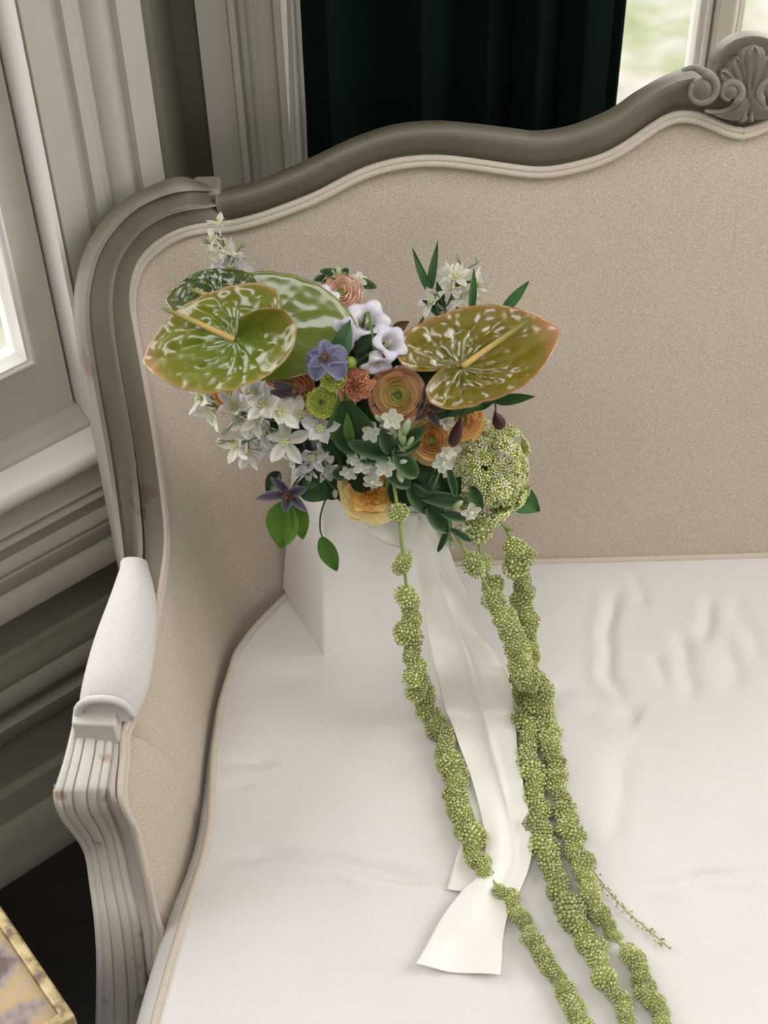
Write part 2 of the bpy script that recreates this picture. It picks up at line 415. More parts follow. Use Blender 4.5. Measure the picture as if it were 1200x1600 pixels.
for a, c_ in ((wx0 + .002, XC + .021), (XC + .047, wx1 - .002)):
    mb = MB(); y0, y1 = YB + .08, YB + .12; sw = .010 if a < XC else .05; sl = .05 if a < XC else .006
    mb.abox(a, a + sl, y0, y1, wz0 + .004, HEAD - .004); mb.abox(c_ - sw, c_, y0, y1, wz0 + .004, HEAD - .004)
    mb.abox(a + sl, c_ - sw, y0, y1, wz0 + .004, wz0 + .07); mb.abox(a + sl, c_ - sw, y0, y1, HEAD - .06, HEAD - .004)
    so = bevel(link('casement_frame', mb.mesh('casement_frame', M_WHITE, False), w2), .003)
    g0, g1, h0, h1 = a + sl, c_ - sw, wz0 + .07, HEAD - .06
    mb = MB(); rows = []
    for off, dy in ((-.0, -.002), (.003, -.005), (.006, .0), (.009, -.003), (.012, .008), (.012, .03)):
        rows.append([V((g0 + off, y0 + dy, h0 + off)), V((g1 - off, y0 + dy, h0 + off)), V((g1 - off, y0 + dy, h1 - off)), V((g0 + off, y0 + dy, h1 - off))])
    mb.grid(rows, True); link('glazing_bead', mb.mesh('glazing_bead', M_WHITE, False), so)
    mb = MB(); mb.abox(g0 + .008, g1 - .008, y0 + .022, y0 + .026, h0 + .008, h1 - .008)
    link('pane', mb.mesh('pane', M_GLASS, False), so)

# rest of the room, behind the camera
e = LW(S_L1, 0, 0); ex, ey = e.x, e.y
FX0, FX1, FY = ex - .02, 2 * XC - ex + .02, -2.6
mb = MB(); mb.abox(FX0 - .3, FX1 + .3, FY - .2, YB + .2, -.1, 0)
struct('floor', mb.mesh('floor', M_FLOOR, False))
mb = MB(); mb.abox(FX0 - .3, FX1 + .3, FY - .2, YB + .2, CEIL, CEIL + .1)
struct('ceiling', mb.mesh('ceiling', M_CEIL, False))
mb = MB(); mb.abox(FX0 - .12, FX0 + .0, FY, ey + .1, 0, CEIL); struct('wall_room_left', mb.mesh('wall_room_left', M_WALL, False))
mb = MB(); mb.abox(FX1, FX1 + .12, FY, ey + .1, 0, CEIL); struct('wall_room_right', mb.mesh('wall_room_right', M_WALL, False))
mb = MB(); mb.abox(FX0 - .12, FX1 + .12, FY - .12, FY, 0, CEIL); struct('wall_front', mb.mesh('wall_front', M_WALL, False))

# garden beyond the windows
mb = MB()
n = 40
rows = [[V((-9 + 18 * i / n, -3 + 17 * j / n, -.55 + .08 * NZ.noise(V((i * .6, j * .6, 0))))) for i in range(n + 1)] for j in range(n + 1)]
mb.grid(rows)
struct('garden_ground', mb.mesh('garden_ground', M_GARDEN))

# portals: they only guide the sampling of the sky through the window openings
area('window_light_back', (XC, YB + .24, (wz0 + HEAD) / 2), (XC, 0, (wz0 + HEAD) / 2), wx1 - wx0, HEAD - wz0, 1, portal=True)
for mir in (False, True):
    c = LW((S_WIN0 + S_IN) / 2, -.14, (SILL + HEAD) / 2, mir); d = LW((S_WIN0 + S_IN) / 2, 1, (SILL + HEAD) / 2, mir)
    area('window_light_side', c, d, S_IN - S_WIN0, HEAD - SILL, 1, portal=True)

# ---------------------------------------------------------------- curtain
def curtain_mesh(x0, x1, yc, z0, z1, folds, amp, seed, flare=0):
    rows = []
    for j in range(30):
        v = j / 29; z = lerp(z0, z1, v); r = []
        for i in range(140):
            u = i / 139
            x = lerp(x0 - flare * (1 - v), x1 - .012 * (1 - v), u)
            ph = 2 * math.pi * folds * (u + .05 * math.sin(7 * u + seed)) + .5 * (1 - v) * math.sin(5 * u + seed)
            r.append(V((x + .006 * math.sin(ph * 2), yc + amp * math.sin(ph) * (.75 + .25 * math.sin(3 * u * 6 + seed)) + .004 * NZ.noise(V((u * 20, v * 4, seed))), z)))
        rows.append(r)
    mb = MB(); mb.grid(rows); return mb
cu = root('velvet_curtain', 'dark green velvet curtain hanging in folds over the back window behind the settee', 'curtain', V((.1, 1.775, .35)))
o = wpart('curtain_panel', curtain_mesh(-.088, .322, 1.768, .35, 2.42, 5.2, .026, 1.3).mesh('curtain_panel', M_CURT), cu)
so = o.modifiers.new('t', 'SOLIDIFY'); so.thickness = .004
mb = MB(); rows = []
for j in range(24):
    v = j / 23; z = lerp(.35, 2.40, v)
    rows.append([V((lerp(-.112 + .012 * min(1, max(0, (z - .9) / .3)), -.086, i / 7), 1.776 + .008 * math.sin(i * 1.1 + v * 3), z)) for i in range(8)])
mb.grid(rows); o = wpart('lining_edge', mb.mesh('lining_edge', M_LINING), cu, 'pale lining showing along the left edge'); o.modifiers.new('t', 'SOLIDIFY').thickness = .003
mb = MB(); mb.tube([V((-.25, 1.776, 2.46)), V((2 * XC + .25, 1.776, 2.46))], .012, 12); ro = root('curtain_rod', 'dark rod along the top of the back window carrying the green curtain', 'curtain rod', V((XC, 1.776, 2.46)))
wpart('rod', mb.mesh('rod', M_GILT), ro)
for x in (-.2, 2 * XC + .2):
    mb = MB(); mb.tube([V((x, 1.776, 2.46)), V((x, YB - .02, 2.46))], .008, 8); wpart('bracket', mb.mesh('bracket', M_GILT), ro)
for i in range(8):
    mb = MB(); x = -.07 + .37 * i / 7
    mb.tube([V((x, 1.776 + .016 * math.cos(a * math.pi / 8), 2.455 + .022 * math.sin(a * math.pi / 8))) for a in range(17)], .0025, 6)
    wpart('curtain_ring', mb.mesh('curtain_ring', M_GILT), cu)
#@@SOFA
# ================================================================ SETTEE
YS = 1.475; SZ = .52
PN = V((0, 1, -.27)); PC = YS - .27 * SZ
E2 = V((0, .27, 1)).normalized(); E3 = V((0, -1, .27)).normalized()
def mirp(p): return V((2 * XC - p.x, p.y, p.z))
def dense(pairs, n):
    return smooth_path([V((a, b, 0)) for a, b in pairs], n)
pip_c = [(1172, 196), (1140, 193), (1110, 179), (1080, 169), (1050, 170), (1020, 186), (980, 214), (940, 236), (880, 252), (840, 256), (800, 252), (740, 243), (680, 237), (620, 242), (560, 260), (500, 292), (450, 312), (400, 330), (345, 343)]
out_c = [(1172, 150), (1140, 140), (1122, 118), (1100, 99), (1070, 101), (1035, 113), (995, 135), (955, 163), (895, 189), (840, 198), (800, 194), (740, 187), (680, 183), (615, 189), (550, 210), (490, 238), (440, 261), (390, 280), (338, 292)]
crestT = [at_pl(p.x, p.y, PN, PC - .006) for p in dense(pip_c, 90)]
crestO = [at_pl(p.x, p.y, PN, PC - .004) for p in dense(out_c, 90)]
dx = XC - crestT[0].x
crestT[0].x = XC; crestO[0].x = XC
# wing and arm: (piping px, z), (outer silhouette px, z), bottom (x, y, z)
W = [((345, 343), None, (338, 292), None, (-.060, 1.455)),
     ((300, 341), 1.012, (290, 287), 1.072, (-.085, 1.450)),
     ((255, 358), 1.004, (243, 298), 1.068, (-.11, 1.437)),
     ((215, 389), .984, (193, 327), 1.054, (-.13, 1.42)),
     ((197, 425), .962, (150, 380), 1.026, (-.147, 1.405)),
     ((192, 470), .932, (130, 440), .996, (-.162, 1.39)),
     ((200, 520), .900, (126, 500), .964, (-.175, 1.374)),
     ((215, 600), .852, (137, 585), .914, (-.192, 1.352)),
     ((232, 700), .803, (158, 700), .855, (-.212, 1.318)),
     ((247, 800), .770, (173, 795), .806, (-.226, 1.28)),
     ((252, 850), .754, (183, 865), .772, (-.231, 1.25)),
     ((249, 900), .740, (186, 905), .752, (-.235, 1.22)),
     ((238, 960), .728, (170, 965), .740, (-.238, 1.17)),
     ((222, 1040), .718, (148, 1040), .730, (-.240, 1.10)),
     ((206, 1122), .707, (130, 1115), .718, (-.241, 1.045))]
F = [((180, 1135), .702, (-.243, 1.02)), ((183, 1180), .698, (-.244, 1.0)), ((178, 1235), .688, (-.248, .975)), ((188, 1266), .668, (-.25, .965)),
     ((205, 1300), .628, (-.252, .955)), ((222, 1380), .556, (-.256, .945)), ((233, 1450), .486, (-.262, .935)), ((238, 1530), .42, (-.268, .925))]
wT, wO, wB = [], [], []
for (p, z, o, zo, b_) in W:
    wT.append(at_pl(*p, PN, PC - .006) if z is None else at(*p, z=z)); wO.append(at_pl(*o, PN, PC - .004) if zo is None else at(*o, z=zo)); wB.append(V((b_[0], b_[1], .40)))
fT = [at(*p, z=z) for p, z, b_ in F]; fB = [V((b_[0], b_[1], .375)) for p, z, b_ in F]
NW = 70
wTs, wOs, wBs = smooth_path(wT, NW), smooth_path(wO, NW), smooth_path(wB, NW)
fTs, fBs = smooth_path(fT, 40), smooth_path(fB, 40)
def norms(I, O, ref):
    out = []
    for i in range(len(I)):
        t = (I[min(i + 1, len(I) - 1)] - I[max(i - 1, 0)]).normalized()
        n = t.cross((O[i] - I[i]).normalized())
        r = ref(i / (len(I) - 1))
        if n.dot(r) < 0: n = -n
        out.append(n.normalized())
    return out
def sweep(I, O, nrm, prof):
    rows = [[lerp(I[i], O[i], a) + nrm[i] * b_ for a, b_ in (prof(i / (len(I) - 1)) if callable(prof) else prof)] for i in range(len(I))]
    return rows
def rows_mesh(name, rows, mat, close=True, cap=True, mir=False, ang=40):
    if mir: rows = [[mirp(p) for p in r] for r in rows]
    mb = MB(); mb.grid(rows, close)
    if cap and close:
        n = len(rows[0]); m = len(rows)
        mb.f.append(tuple(range(n))); mb.f.append(tuple(range((m - 1) * n, m * n))[::-1])
    me = mb.mesh(name, mat)
    import bmesh
    bm = bmesh.new(); bm.from_mesh(me); bmesh.ops.recalc_face_normals(bm, faces=bm.faces); bm.to_mesh(me); bm.free()
    try: me.set_sharp_from_angle(angle=R_(ang))
    except Exception: pass
    return me
def full(rows): return [[mirp(p) for p in r] for r in rows][:0:-1] + rows          # mirrored half + half that starts on the axis

settee = root('settee', 'carved settee with grey beige painted wood frame and cream linen upholstery in the bay window', 'settee', V((XC, 1.2, 0)))
# crest rail
PROF_C = [(.0, -.018), (.0, .006), (.10, .010), (.3, .017), (.58, .025), (.78, .027), (.87, .016), (.90, .0), (.84, -.011), (.70, -.022), (.5, -.030), (.1, -.034)]
nC = norms(crestT, crestO, lambda t: V((0, -1, .2)))
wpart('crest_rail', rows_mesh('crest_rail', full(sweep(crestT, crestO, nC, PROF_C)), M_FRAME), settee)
# wing frames continue down into the arm rails
PROF_W = [(0, -.018), (0, .006), (.04, .011), (.30, .012), (.44, .010), (.47, .004), (.50, .012), (.55, .0165), (.61, .015), (.66, .006), (.76, .000), (.86, .002), (.90, .006), (.95, .003), (.965, -.004), (.93, -.014), (.82, -.022), (.6, -.026), (.1, -.026)]
nW_ = norms(wTs, wOs, lambda t: V((.25 + t, -1 + .6 * t, .35)))
for mir in (False, True):
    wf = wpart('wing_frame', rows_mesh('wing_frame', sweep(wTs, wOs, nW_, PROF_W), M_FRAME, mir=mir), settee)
# rounded end of the wing frame where it meets the crest rail, and the small corner block
for mir in (False, True):
    mm = mirp if mir else (lambda p: p)
    cen = [at_pl(px, py, PN, PC - .018) for px, py in ((308, 318), (313, 319), (318, 320), (322, 321))]
    rows = []
    for i, (q, w_) in enumerate(zip(cen, (27, 26, 21, 9))):
        up = E2 * (w_ / 1290); r = []
        for k in range(12):
            a = 2 * math.pi * k / 12
            r.append(mm(q + up * math.cos(a) + E3 * (.020 * math.sin(a) * (1 - .25 * i / 3))))
        rows.append(r)
    wpart('wing_frame_end', rows_mesh('wing_frame_end', rows, M_FRAME), settee)
    a0, a1 = at_pl(300, 292, PN, PC), at_pl(346, 283, PN, PC)
    mb = MB(); mb.box([mm(V((a0.x if k in (0, 3, 4, 7) else a1.x, 0, 0)) + V((0, 1.0, 0)) * (1.592 if k in (0, 1, 4, 5) else 1.628) + V((0, 0, 1)) * ((a0.z - .012) if k < 4 else a1.z + .002)) for k in range(8)])
    me = rows_mesh('corner_block', [mb.v[0:4], mb.v[4:8]], M_FRAME); bevel(wpart('corner_block', me, settee), .006)

# upholstered inside panel: back, corners and arms in one padded surface
NB = len(crestT)
bk_B = [V((lerp(XC, wB[0].x, i / (NB - 1)), lerp(1.447, 1.455, i / (NB - 1)), .40)) for i in range(NB)]
topl = crestT + wTs[1:] + fTs; botl = bk_B + wBs[1:] + fBs
m_ = len(topl); rows = []; NV = 26
def movavg(p, w_): return [sum((p[min(max(i + k, 0), len(p) - 1)] if i + k >= 0 else V((2 * XC - p[-i - k].x, p[-i - k].y, p[-i - k].z)) for k in range(-w_, w_ + 1)), V((0, 0, 0))) / (2 * w_ + 1) for i in range(len(p))]
tsm = movavg(topl, 22); botl = movavg(movavg(botl, 18), 8)
for i in range(m_):
    T_, B_ = topl[i], botl[i]
    t = (topl[min(i + 1, m_ - 1)] + botl[min(i + 1, m_ - 1)]) - (topl[max(i - 1, 0)] + botl[max(i - 1, 0)])
    nr = t.cross(T_ - B_).normalized()
    if nr.dot(V((.2, -1, .1)) if i < NB + 20 else V((1, -.3, .1))) < 0: nr = -nr
    k = i - NB
    bul = .020 if k < 0 else lerp(.020, .006, min(1, k / 25)) if k < 25 else lerp(.006, .022, min(1, (k - 25) / 40)) if k < 65 else lerp(.022, .010, min(1, (k - 65) / 40))
    r = []
    for j in range(NV):
        v = j / (NV - 1)
        s = 1 - abs(2 * v - 1) ** 2.6
        edge = min(1, v / .08)
        r.append(lerp(lerp(T_, tsm[i], min(1, v * 3.5) * .9), B_, v) + nr * (bul * s * (.4 + .6 * edge) + .0015 * NZ.noise(V((i * .05, v * 5, 3)))))
    rows.append(r)
wpart('back_upholstery', rows_mesh('back_upholstery', full(rows), M_BACK, close=False, ang=60), settee)
# outside back and arms
orow = []
for i in range(NB + NW - 4):
    T_, B_ = topl[i], botl[i]
    t = (topl[min(i + 1, m_ - 1)] - topl[max(i - 1, 0)]) if i < NB + NW else (botl[min(i + 1, m_ - 1)] - botl[max(i - 1, 0)])
    nr = V((t.y, -t.x, 0)).normalized()
    if nr.dot(V((0, 1, 0)) if i < NB + 15 else V((-1, .3, 0))) < 0: nr = -nr
    off = .045 if i < NB + NW else .035
    orow.append([lerp(T_, V((B_.x, B_.y, .36)), v) + nr * (off - .03 * v * (1 if i >= NB else 0)) for v in (0, .25, .5, .75, 1)])
wpart('outside_back', rows_mesh('outside_back', full(orow), M_BACK, close=False), settee)
# double piping along the panel edge
pt = [p + n_ * .012 + (p - o).normalized() * .001 for p, o, n_ in zip(crestT, crestO, nC)] + [p + n_ * .009 for p, n_ in zip(wTs, nW_)][1:]
ft = [p + V((.006, -.003, .004)) for p in fTs]
path = pt + ft
path = path[:1] + movavg(path, 2)[1:-1] + path[-1:]
inw = [(q[2] - q[0]).normalized() for q in rows]
for off in (.003, .0095):
    pp = [p + iw * off for p, iw in zip(path, inw)]
    fullp = [mirp(p) for p in pp][:0:-1] + pp
    mb = MB(); mb.tube(fullp, .0042, 7); wpart('piping', mb.mesh('piping', M_PIPE), settee)

# arm pads
PADC = [((207, 870), .772, 22), ((206, 880), .786, 27), ((201, 920), .792, 37), ((188, 980), .789, 46), ((174, 1040), .781, 48), ((162, 1078), .770, 42), ((159, 1090), .762, 38)]
pc = smooth_path([at(*p, z=z) for p, z, w_ in PADC], 36); pw = smooth_path([V((w_ / 1340, 0, 0)) for p, z, w_ in PADC], 36)
wnU = V((math.sin(WA), math.cos(WA), 0))
rows = []
for i, q in enumerate(pc):
    t = (pc[min(i + 1, 35)] - pc[max(i - 1, 0)]).normalized(); sd = V((1, -.05, 0)).normalized()
    u_ = V((0, 0, 1))
    w_ = pw[i].x; h = .034 * min(1, .35 + i / 6) * min(1, .45 + (35 - i) / 5)
    rows.append([q + sd * (w_ * (abs(math.cos(a)) ** .8) * (1 if math.cos(a) > 0 else -1)) + u_ * (h * math.sin(a) - h) for a in [math.pi * k / 14 for k in range(15)]] + [q - sd * w_ * .92 - u_ * (h + .012), q + sd * w_ * .92 - u_ * (h + .012)])
for mir in (False, True):
    pad = wpart('arm_pad', rows_mesh('arm_pad', rows, M_PAD, mir=mir, ang=75), settee, 'white linen arm pad')
    bandp = [p for p in rows[33][:15]]
    cb = sum(bandp, V((0, 0, 0))) / 15
    bandp = [cb + (p - cb) * 1.03 + V((0, -.004, 0)) for p in bandp]
    if mir: bandp = [mirp(p) for p in bandp]
    mb = MB(); mb.tube(bandp, .0048, 8); wpart('pad_welt', mb.mesh('pad_welt', M_PAD), settee)
    # square block before the hand rest
    q = [at(115, 1100, z=.738), at(186, 1097, z=.738), at(180, 1133, z=.738), at(111, 1131, z=.738)]
    if mir: q = [mirp(p) for p in q]
    low = [p - V((0, 0, .036)) for p in q]
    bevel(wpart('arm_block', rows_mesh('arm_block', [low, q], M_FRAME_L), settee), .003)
# fluted hand rest, knuckle and curved arm support
A = [((114, 1122), .716, (182, 1120), .712), ((110, 1140), .714, (178, 1137), .710), ((99, 1185), .710, (174, 1180), .705), ((86, 1228), .702, (168, 1222), .697), ((83, 1243), .694, (166, 1238), .688), ((86, 1262), .676, (166, 1252), .670)]
aL = [at(*l, z=z) for l, z, r, z2 in A]; aR = [at(*r, z=z2) for l, z, r, z2 in A]
for l, yl, r, yr in (((94, 1282), .985, (170, 1266), .984), ((116, 1310), 1.004, (178, 1284), 1.0), ((131, 1338), 1.010, (186, 1312), 1.002), ((138, 1385), .992, (200, 1375), .980), ((145, 1440), .960, (215, 1440), .945), ((149, 1510), .930, (226, 1510), .926), ((149, 1580), .912, (232, 1580), .912), ((146, 1640), .902, (236, 1640), .900), ((144, 1700), .895, (238, 1700), .893)):
    aL.append(at(*l, y=yl)); aR.append(at(*r, y=yr))
aLs, aRs = smooth_path(aL, 80), smooth_path(aR, 80)
nA = norms(aLs, aRs, lambda t: V((0, -.3, 1)) if t < .3 else V((0, -1, .1)))
for i in range(1, 80):
    if nA[i].dot(nA[i - 1]) < 0: nA[i] = -nA[i]
PROF_A = [(0, -.036), (0, -.004), (.025, 0), (.08, .0012), (.14, 0), (.16, -.0022), (.175, -.0022), (.19, .0002), (.26, .0012), (.345, .0004), (.36, -.0026), (.375, -.0026), (.39, .0012), (.50, .0028), (.61, .0012), (.625, -.0026), (.64, -.0026), (.655, .0004), (.74, .0012), (.81, .0002), (.825, -.0022), (.84, -.0022), (.86, 0), (.92, .0012), (.975, 0), (1, -.004), (1, -.036)]
for mir in (False, True):
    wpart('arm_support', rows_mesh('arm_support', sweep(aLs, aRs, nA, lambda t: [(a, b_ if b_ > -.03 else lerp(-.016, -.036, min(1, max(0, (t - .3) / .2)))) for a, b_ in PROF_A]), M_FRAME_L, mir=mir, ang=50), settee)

# moulded strip between the arm support and the panel piping
for mir in (False, True):
    rows = []
    for i in range(40):
        t = i / 39; a_ = aRs[int(t * .80 * 79)]; n_ = nA[int(t * .80 * 79)]; b_ = fTs[i]; sd = V((1, -.15, .1)).normalized()
        rows.append([a_ - n_ * .012, a_ - n_ * .004, lerp(a_, b_, .25) + sd * .002, lerp(a_, b_, .5) - sd * .001, lerp(a_, b_, .75) + sd * .003, b_])
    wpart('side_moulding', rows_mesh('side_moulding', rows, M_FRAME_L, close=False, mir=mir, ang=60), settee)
# seat rail, deck and legs
seat_out = [(-.075, 1.475), (-.13, 1.455), (-.18, 1.42), (-.225, 1.37), (-.262, 1.28), (-.285, 1.15), (-.30, 1.0), (-.312, .90), (-.30, .83), (-.25, .775), (-.12, .755), (.1, .742), (XC, .735)]
so_ = smooth_path([V((x, y, 0)) for x, y in seat_out], 60)
ring = so_ + [mirp(p) for p in so_[::-1][1:]]
cx = V((XC, 1.1, 0))
rows = [[V((p.x, p.y, 0)) + (cx - p).normalized() * i_ + V((0, 0, z)) for p in ring] for i_, z in ((.03, .275), (.006, .275), (.0, .283), (.004, .30), (.004, .335), (-.003, .345), (-.003, .358), (.006, .365), (.03, .372), (.45, .374))]
mb = MB(); mb.grid(rows, True); wpart('seat_rail', rows_mesh('seat_rail', rows, M_FRAME, ang=40), settee)
for x, y, ox, oy in ((-.25, .83, -.03, -.03), (2 * XC + .25, .83, .03, -.03), (-.10, 1.42, -.02, .04), (2 * XC + .10, 1.42, .02, .04)):
    pts = smooth_path([V((x, y, .33)), V((x + ox * .9, y + oy * .9, .25)), V((x + ox * .7, y + oy * .7, .16)), V((x + ox * .2, y + oy * .2, .07)), V((x + ox * .6, y + oy * .6, .0))], 20)
    mb = MB(); mb.tube(pts, [interp([(0, .034), (.3, .030), (.75, .017), (.92, .019), (1, .024)], i / 19) for i in range(20)], 10)
    wpart('leg', mb.mesh('leg', M_FRAME), settee)

# carving on the crest: plaque, shell, scrolls and leaves, in the raked plane of the back
CE = at_pl(1172, 120, PN, PC - .02); CE.x = XC
def cl(u, v, d=0): return CE + V((1, 0, 0)) * u + E2 * v + E3 * d
def cpx(px, py):
    p = at_pl(px, py, PN, PC - .02); return (p.x - XC, (p - V((XC, CE.y, CE.z))).dot(E2))
def slab(name, outline, d0, d1, dome=0):
    """carved relief: outline in (u, v), from depth d0 up to d1 with a domed face"""
    n = len(outline); cu_, cv_ = sum(a for a, b in outline) / n, sum(b for a, b in outline) / n
    rows = []
    for k, d in ((1.0, d0), (1.0, d1 - .003), (.97, d1), (.7, d1 + dome * .6), (.35, d1 + dome * .9), (.02, d1 + dome)):
        rows.append([cl(lerp(cu_, a, k), lerp(cv_, b_, k), d) for a, b_ in outline])
    return rows_mesh(name, rows, M_FRAME, ang=38)
half = [cpx(*p) for p in ((1112, 103), (1118, 88), (1129, 73), (1144, 62), (1160, 56), (1174, 54))]
hs = [(p.x, p.y) for p in smooth_path([V((a, b_, 0)) for a, b_ in half], 24)]
hs[-1] = (0, hs[-1][1])
arch = hs + [(-a, b_) for a, b_ in hs[::-1][1:]]
arch = arch + [(.045, -.03), (-.045, -.03)]
carv = wpart('carved_crest', slab('carved_crest', arch, -.020, .004), settee)
# shell: seven fluted lobes spreading from a point below
u0, v0 = cpx(1172, 150); u0 = 0
lob = [cpx(*p) for p in ((1126, 101), (1147, 81), (1174, 64))]
for li in (-2, 2, -1, 1, 0):
    e = lob[2 - abs(li)]; tip = (e[0] * (1 if li < 0 else -1) if li else 0, e[1] - .006)
    dx_, dy_ = tip[0] - u0, tip[1] - v0; L_ = math.hypot(dx_, dy_); ax = (dx_ / L_, dy_ / L_); px_ = (-ax[1], ax[0])
    wl = (.0165, .0135, .0125)[abs(li)]
    rows = []
    for i in range(15):
        t = i / 14
        wv = wl * (.35 + .65 * min(1, t / .75)) * (1 if t < .78 else math.sqrt(max(0, 1 - ((t - .78) / .22) ** 2)) + .02)
        rr = []
        for k in range(11):
            u = k / 10 * 2 - 1
            h = .012 + .005 * math.sin(math.pi * t * .9 + .3) + .004 * (1 - u * u) - .0012 * (1 + math.cos(u * 3 * math.pi)) * (t > .15)
            if abs(u) > .99: h = 0
            rr.append(cl(u0 + ax[0] * L_ * t * 1.08 + px_[0] * wv * u, v0 + ax[1] * L_ * t * 1.08 + px_[1] * wv * u, h + .003 + (.002 if li == 0 else 0)))
        rows.append(rr)
    wpart('shell_lobe', rows_mesh('shell_lobe', rows, M_FRAME, close=False, ang=50), settee, via=None).parent = settee
def volute(name, cpix, rpix, turns, a0, sgn, tail, th):
    cu_, cv_ = cpx(*cpix); R__ = rpix / 1290
    for mir in (1, -1):
        pts = []; rad = []
        for i in range(40):
            t = i / 39; a = a0 + sgn * turns * 2 * math.pi * t; r = R__ * (1 - .40 * t)
            pts.append(cl(mir * (cu_ + r * math.cos(a)), cv_ + r * math.sin(a), .020)); rad.append(th * (1 - .45 * t))
        tl = [cl(mir * cpx(*p)[0], cpx(*p)[1], .014) for p in tail]
        if tl:
            tl = smooth_path(tl + [pts[0]], 14)[:-1]; rad = [th * (.35 + .65 * i / 13) for i in range(13)] + rad; pts = tl + pts
        mb = MB(); mb.tube(pts, rad, 8)
        wpart(name, mb.mesh(name, M_FRAME), settee)
        disc = [(mir * (cu_ + R__ * .72 * math.cos(a)), cv_ + R__ * .72 * math.sin(a)) for a in [2 * math.pi * k / 24 for k in range(24)]]
        wpart('scroll_eye', slab('scroll_eye', disc, 0, .021, .005), settee)
volute('scroll', (1091, 133), 24, .8, R_(75), -1, [(1062, 105), (1082, 101)], .0058)
volute('small_scroll', (1136, 136), 17, .85, R_(-35), 1, [(1098, 168), (1120, 170), (1140, 164)], .006)
for mir in (1, -1):
    for o_ in (((1168, 134), (1156, 142), (1146, 158), (1128, 172), (1112, 174), (1136, 182), (1158, 178), (1170, 158), (1172, 140)), ((1172, 158), (1162, 176), (1166, 184), (1172, 184))):
        ol = [(mir * cpx(*p)[0], cpx(*p)[1]) for p in o_]
        ol = [(p.x, p.y) for p in smooth_path([V((a, b_, 0)) for a, b_ in ol], 26)]
        wpart('carved_leaf', slab('carved_leaf', ol, 0, .018, .006), settee)
for mir in (False, True):   # incised oval on the arm rail
    pts = []
    for i in range(30):
        a = i / 29 * 4 * math.pi * .9; r = 1 - .45 * i / 29
        p = at(238 + 8 * r * math.cos(a), 848 + 34 * r * math.sin(a), z=.766); pts.append(mirp(p) if mir else p)

# ---------------------------------------------------------------- seat cushion
CE_L = [(1.462, -.045), (1.452, -.085), (1.432, -.118), (1.400, -.144), (1.356, -.176), (1.317, -.197), (1.233, -.213), (1.154, -.218), (1.052, -.216), (1.004, -.222), (.957, -.233), (.877, -.249), (.809, -.261), (.75, -.268), (.715, -.262), (.70, -.245)]
def xl(y):
    for (y0, x0), (y1, x1) in zip(CE_L, CE_L[1:]):
        if y >= y1: return lerp(x0, x1, min(1, max(0, (y0 - y) / (y0 - y1))))
    return CE_L[-1][1]
def pxy(px, py): p = at(px, py, z=SZ + .006); return (p.x, p.y)
CREASES = [([(968, 915), (953, 965), (948, 1010), (953, 1060), (972, 1105)], .0052, .007, .004), ([(972, 1105), (985, 1125), (1000, 1130)], .004, .014, .002),
           ([(1062, 985), (1072, 1040), (1080, 1110)], .004, .009, .002), ([(1020, 1020), (1035, 1050), (1045, 1085)], .003, .009, .001), ([(1115, 925), (1102, 985), (1100, 1010)], .004, .008, .002),
           ([(1130, 990), (1140, 1040), (1150, 1090)], .003, .010, .001), ([(985, 890), (1005, 930), (1010, 950)], .003, .007, .001), ([(860, 1075), (910, 1078), (950, 1100)], .003, .010, .002),
           ([(975, 1160), (965, 1260), (960, 1330)], .003, .010, .001), ([(1000, 1390), (1060, 1388), (1110, 1374), (1210, 1362)], .0042, .0045, .004), ([(1060, 1390), (1110, 1395), (1200, 1400)], .002, .012, .0),
           ([(330, 1335), (420, 1332), (500, 1345), (640, 1372), (720, 1378)], .006, .0065, .005), ([(338, 1178), (380, 1186), (440, 1190)], .005, .006, .003), ([(335, 1215), (370, 1222), (400, 1222)], .004, .005, .002),
           ([(370, 1060), (480, 1062), (560, 1090)], .002, .014, .001), ([(480, 1150), (560, 1170), (640, 1215)], .002, .012, .001), ([(1140, 920), (1170, 990), (1190, 1040)], .003, .010, .001)]
CR_XY = [([pxy(*p) for p in c], d, w_, r) for c, d, w_, r in CREASES]
def crease_z(x, y):
    z = 0
    xx = x + .006 * NZ.noise(V((x * 22, y * 22, 5))); yy_ = y + .006 * NZ.noise(V((x * 22, y * 22, 8)))
    for pts, dep, wid, rid in CR_XY:
        wid *= 1.2; rid *= .7; dep *= 1.25; x, y = xx, yy_
        best = 1e9; bt = 0; nseg = len(pts) - 1; side = 0
        for k in range(nseg):
            ax_, ay_ = pts[k]; bx_, by_ = pts[k + 1]; ex_, ey_ = bx_ - ax_, by_ - ay_
            L2 = ex_ * ex_ + ey_ * ey_
            t = max(0, min(1, ((x - ax_) * ex_ + (y - ay_) * ey_) / L2))
            d = math.hypot(x - ax_ - ex_ * t, y - ay_ - ey_ * t)
            if d < best: best = d; bt = (k + t) / nseg; side = 1 if (x - ax_) * ey_ - (y - ay_) * ex_ > 0 else -1
        if best < wid * 5:
            fade = min(1, bt / .2, (1 - bt) / .25) if True else 1
            z -= dep * fade * math.exp(-(best / wid) ** 2)
            z += rid * fade * math.exp(-((best - wid * 2.2) / (wid * 1.2)) ** 2) * (1 if side > 0 else .35)
    return z
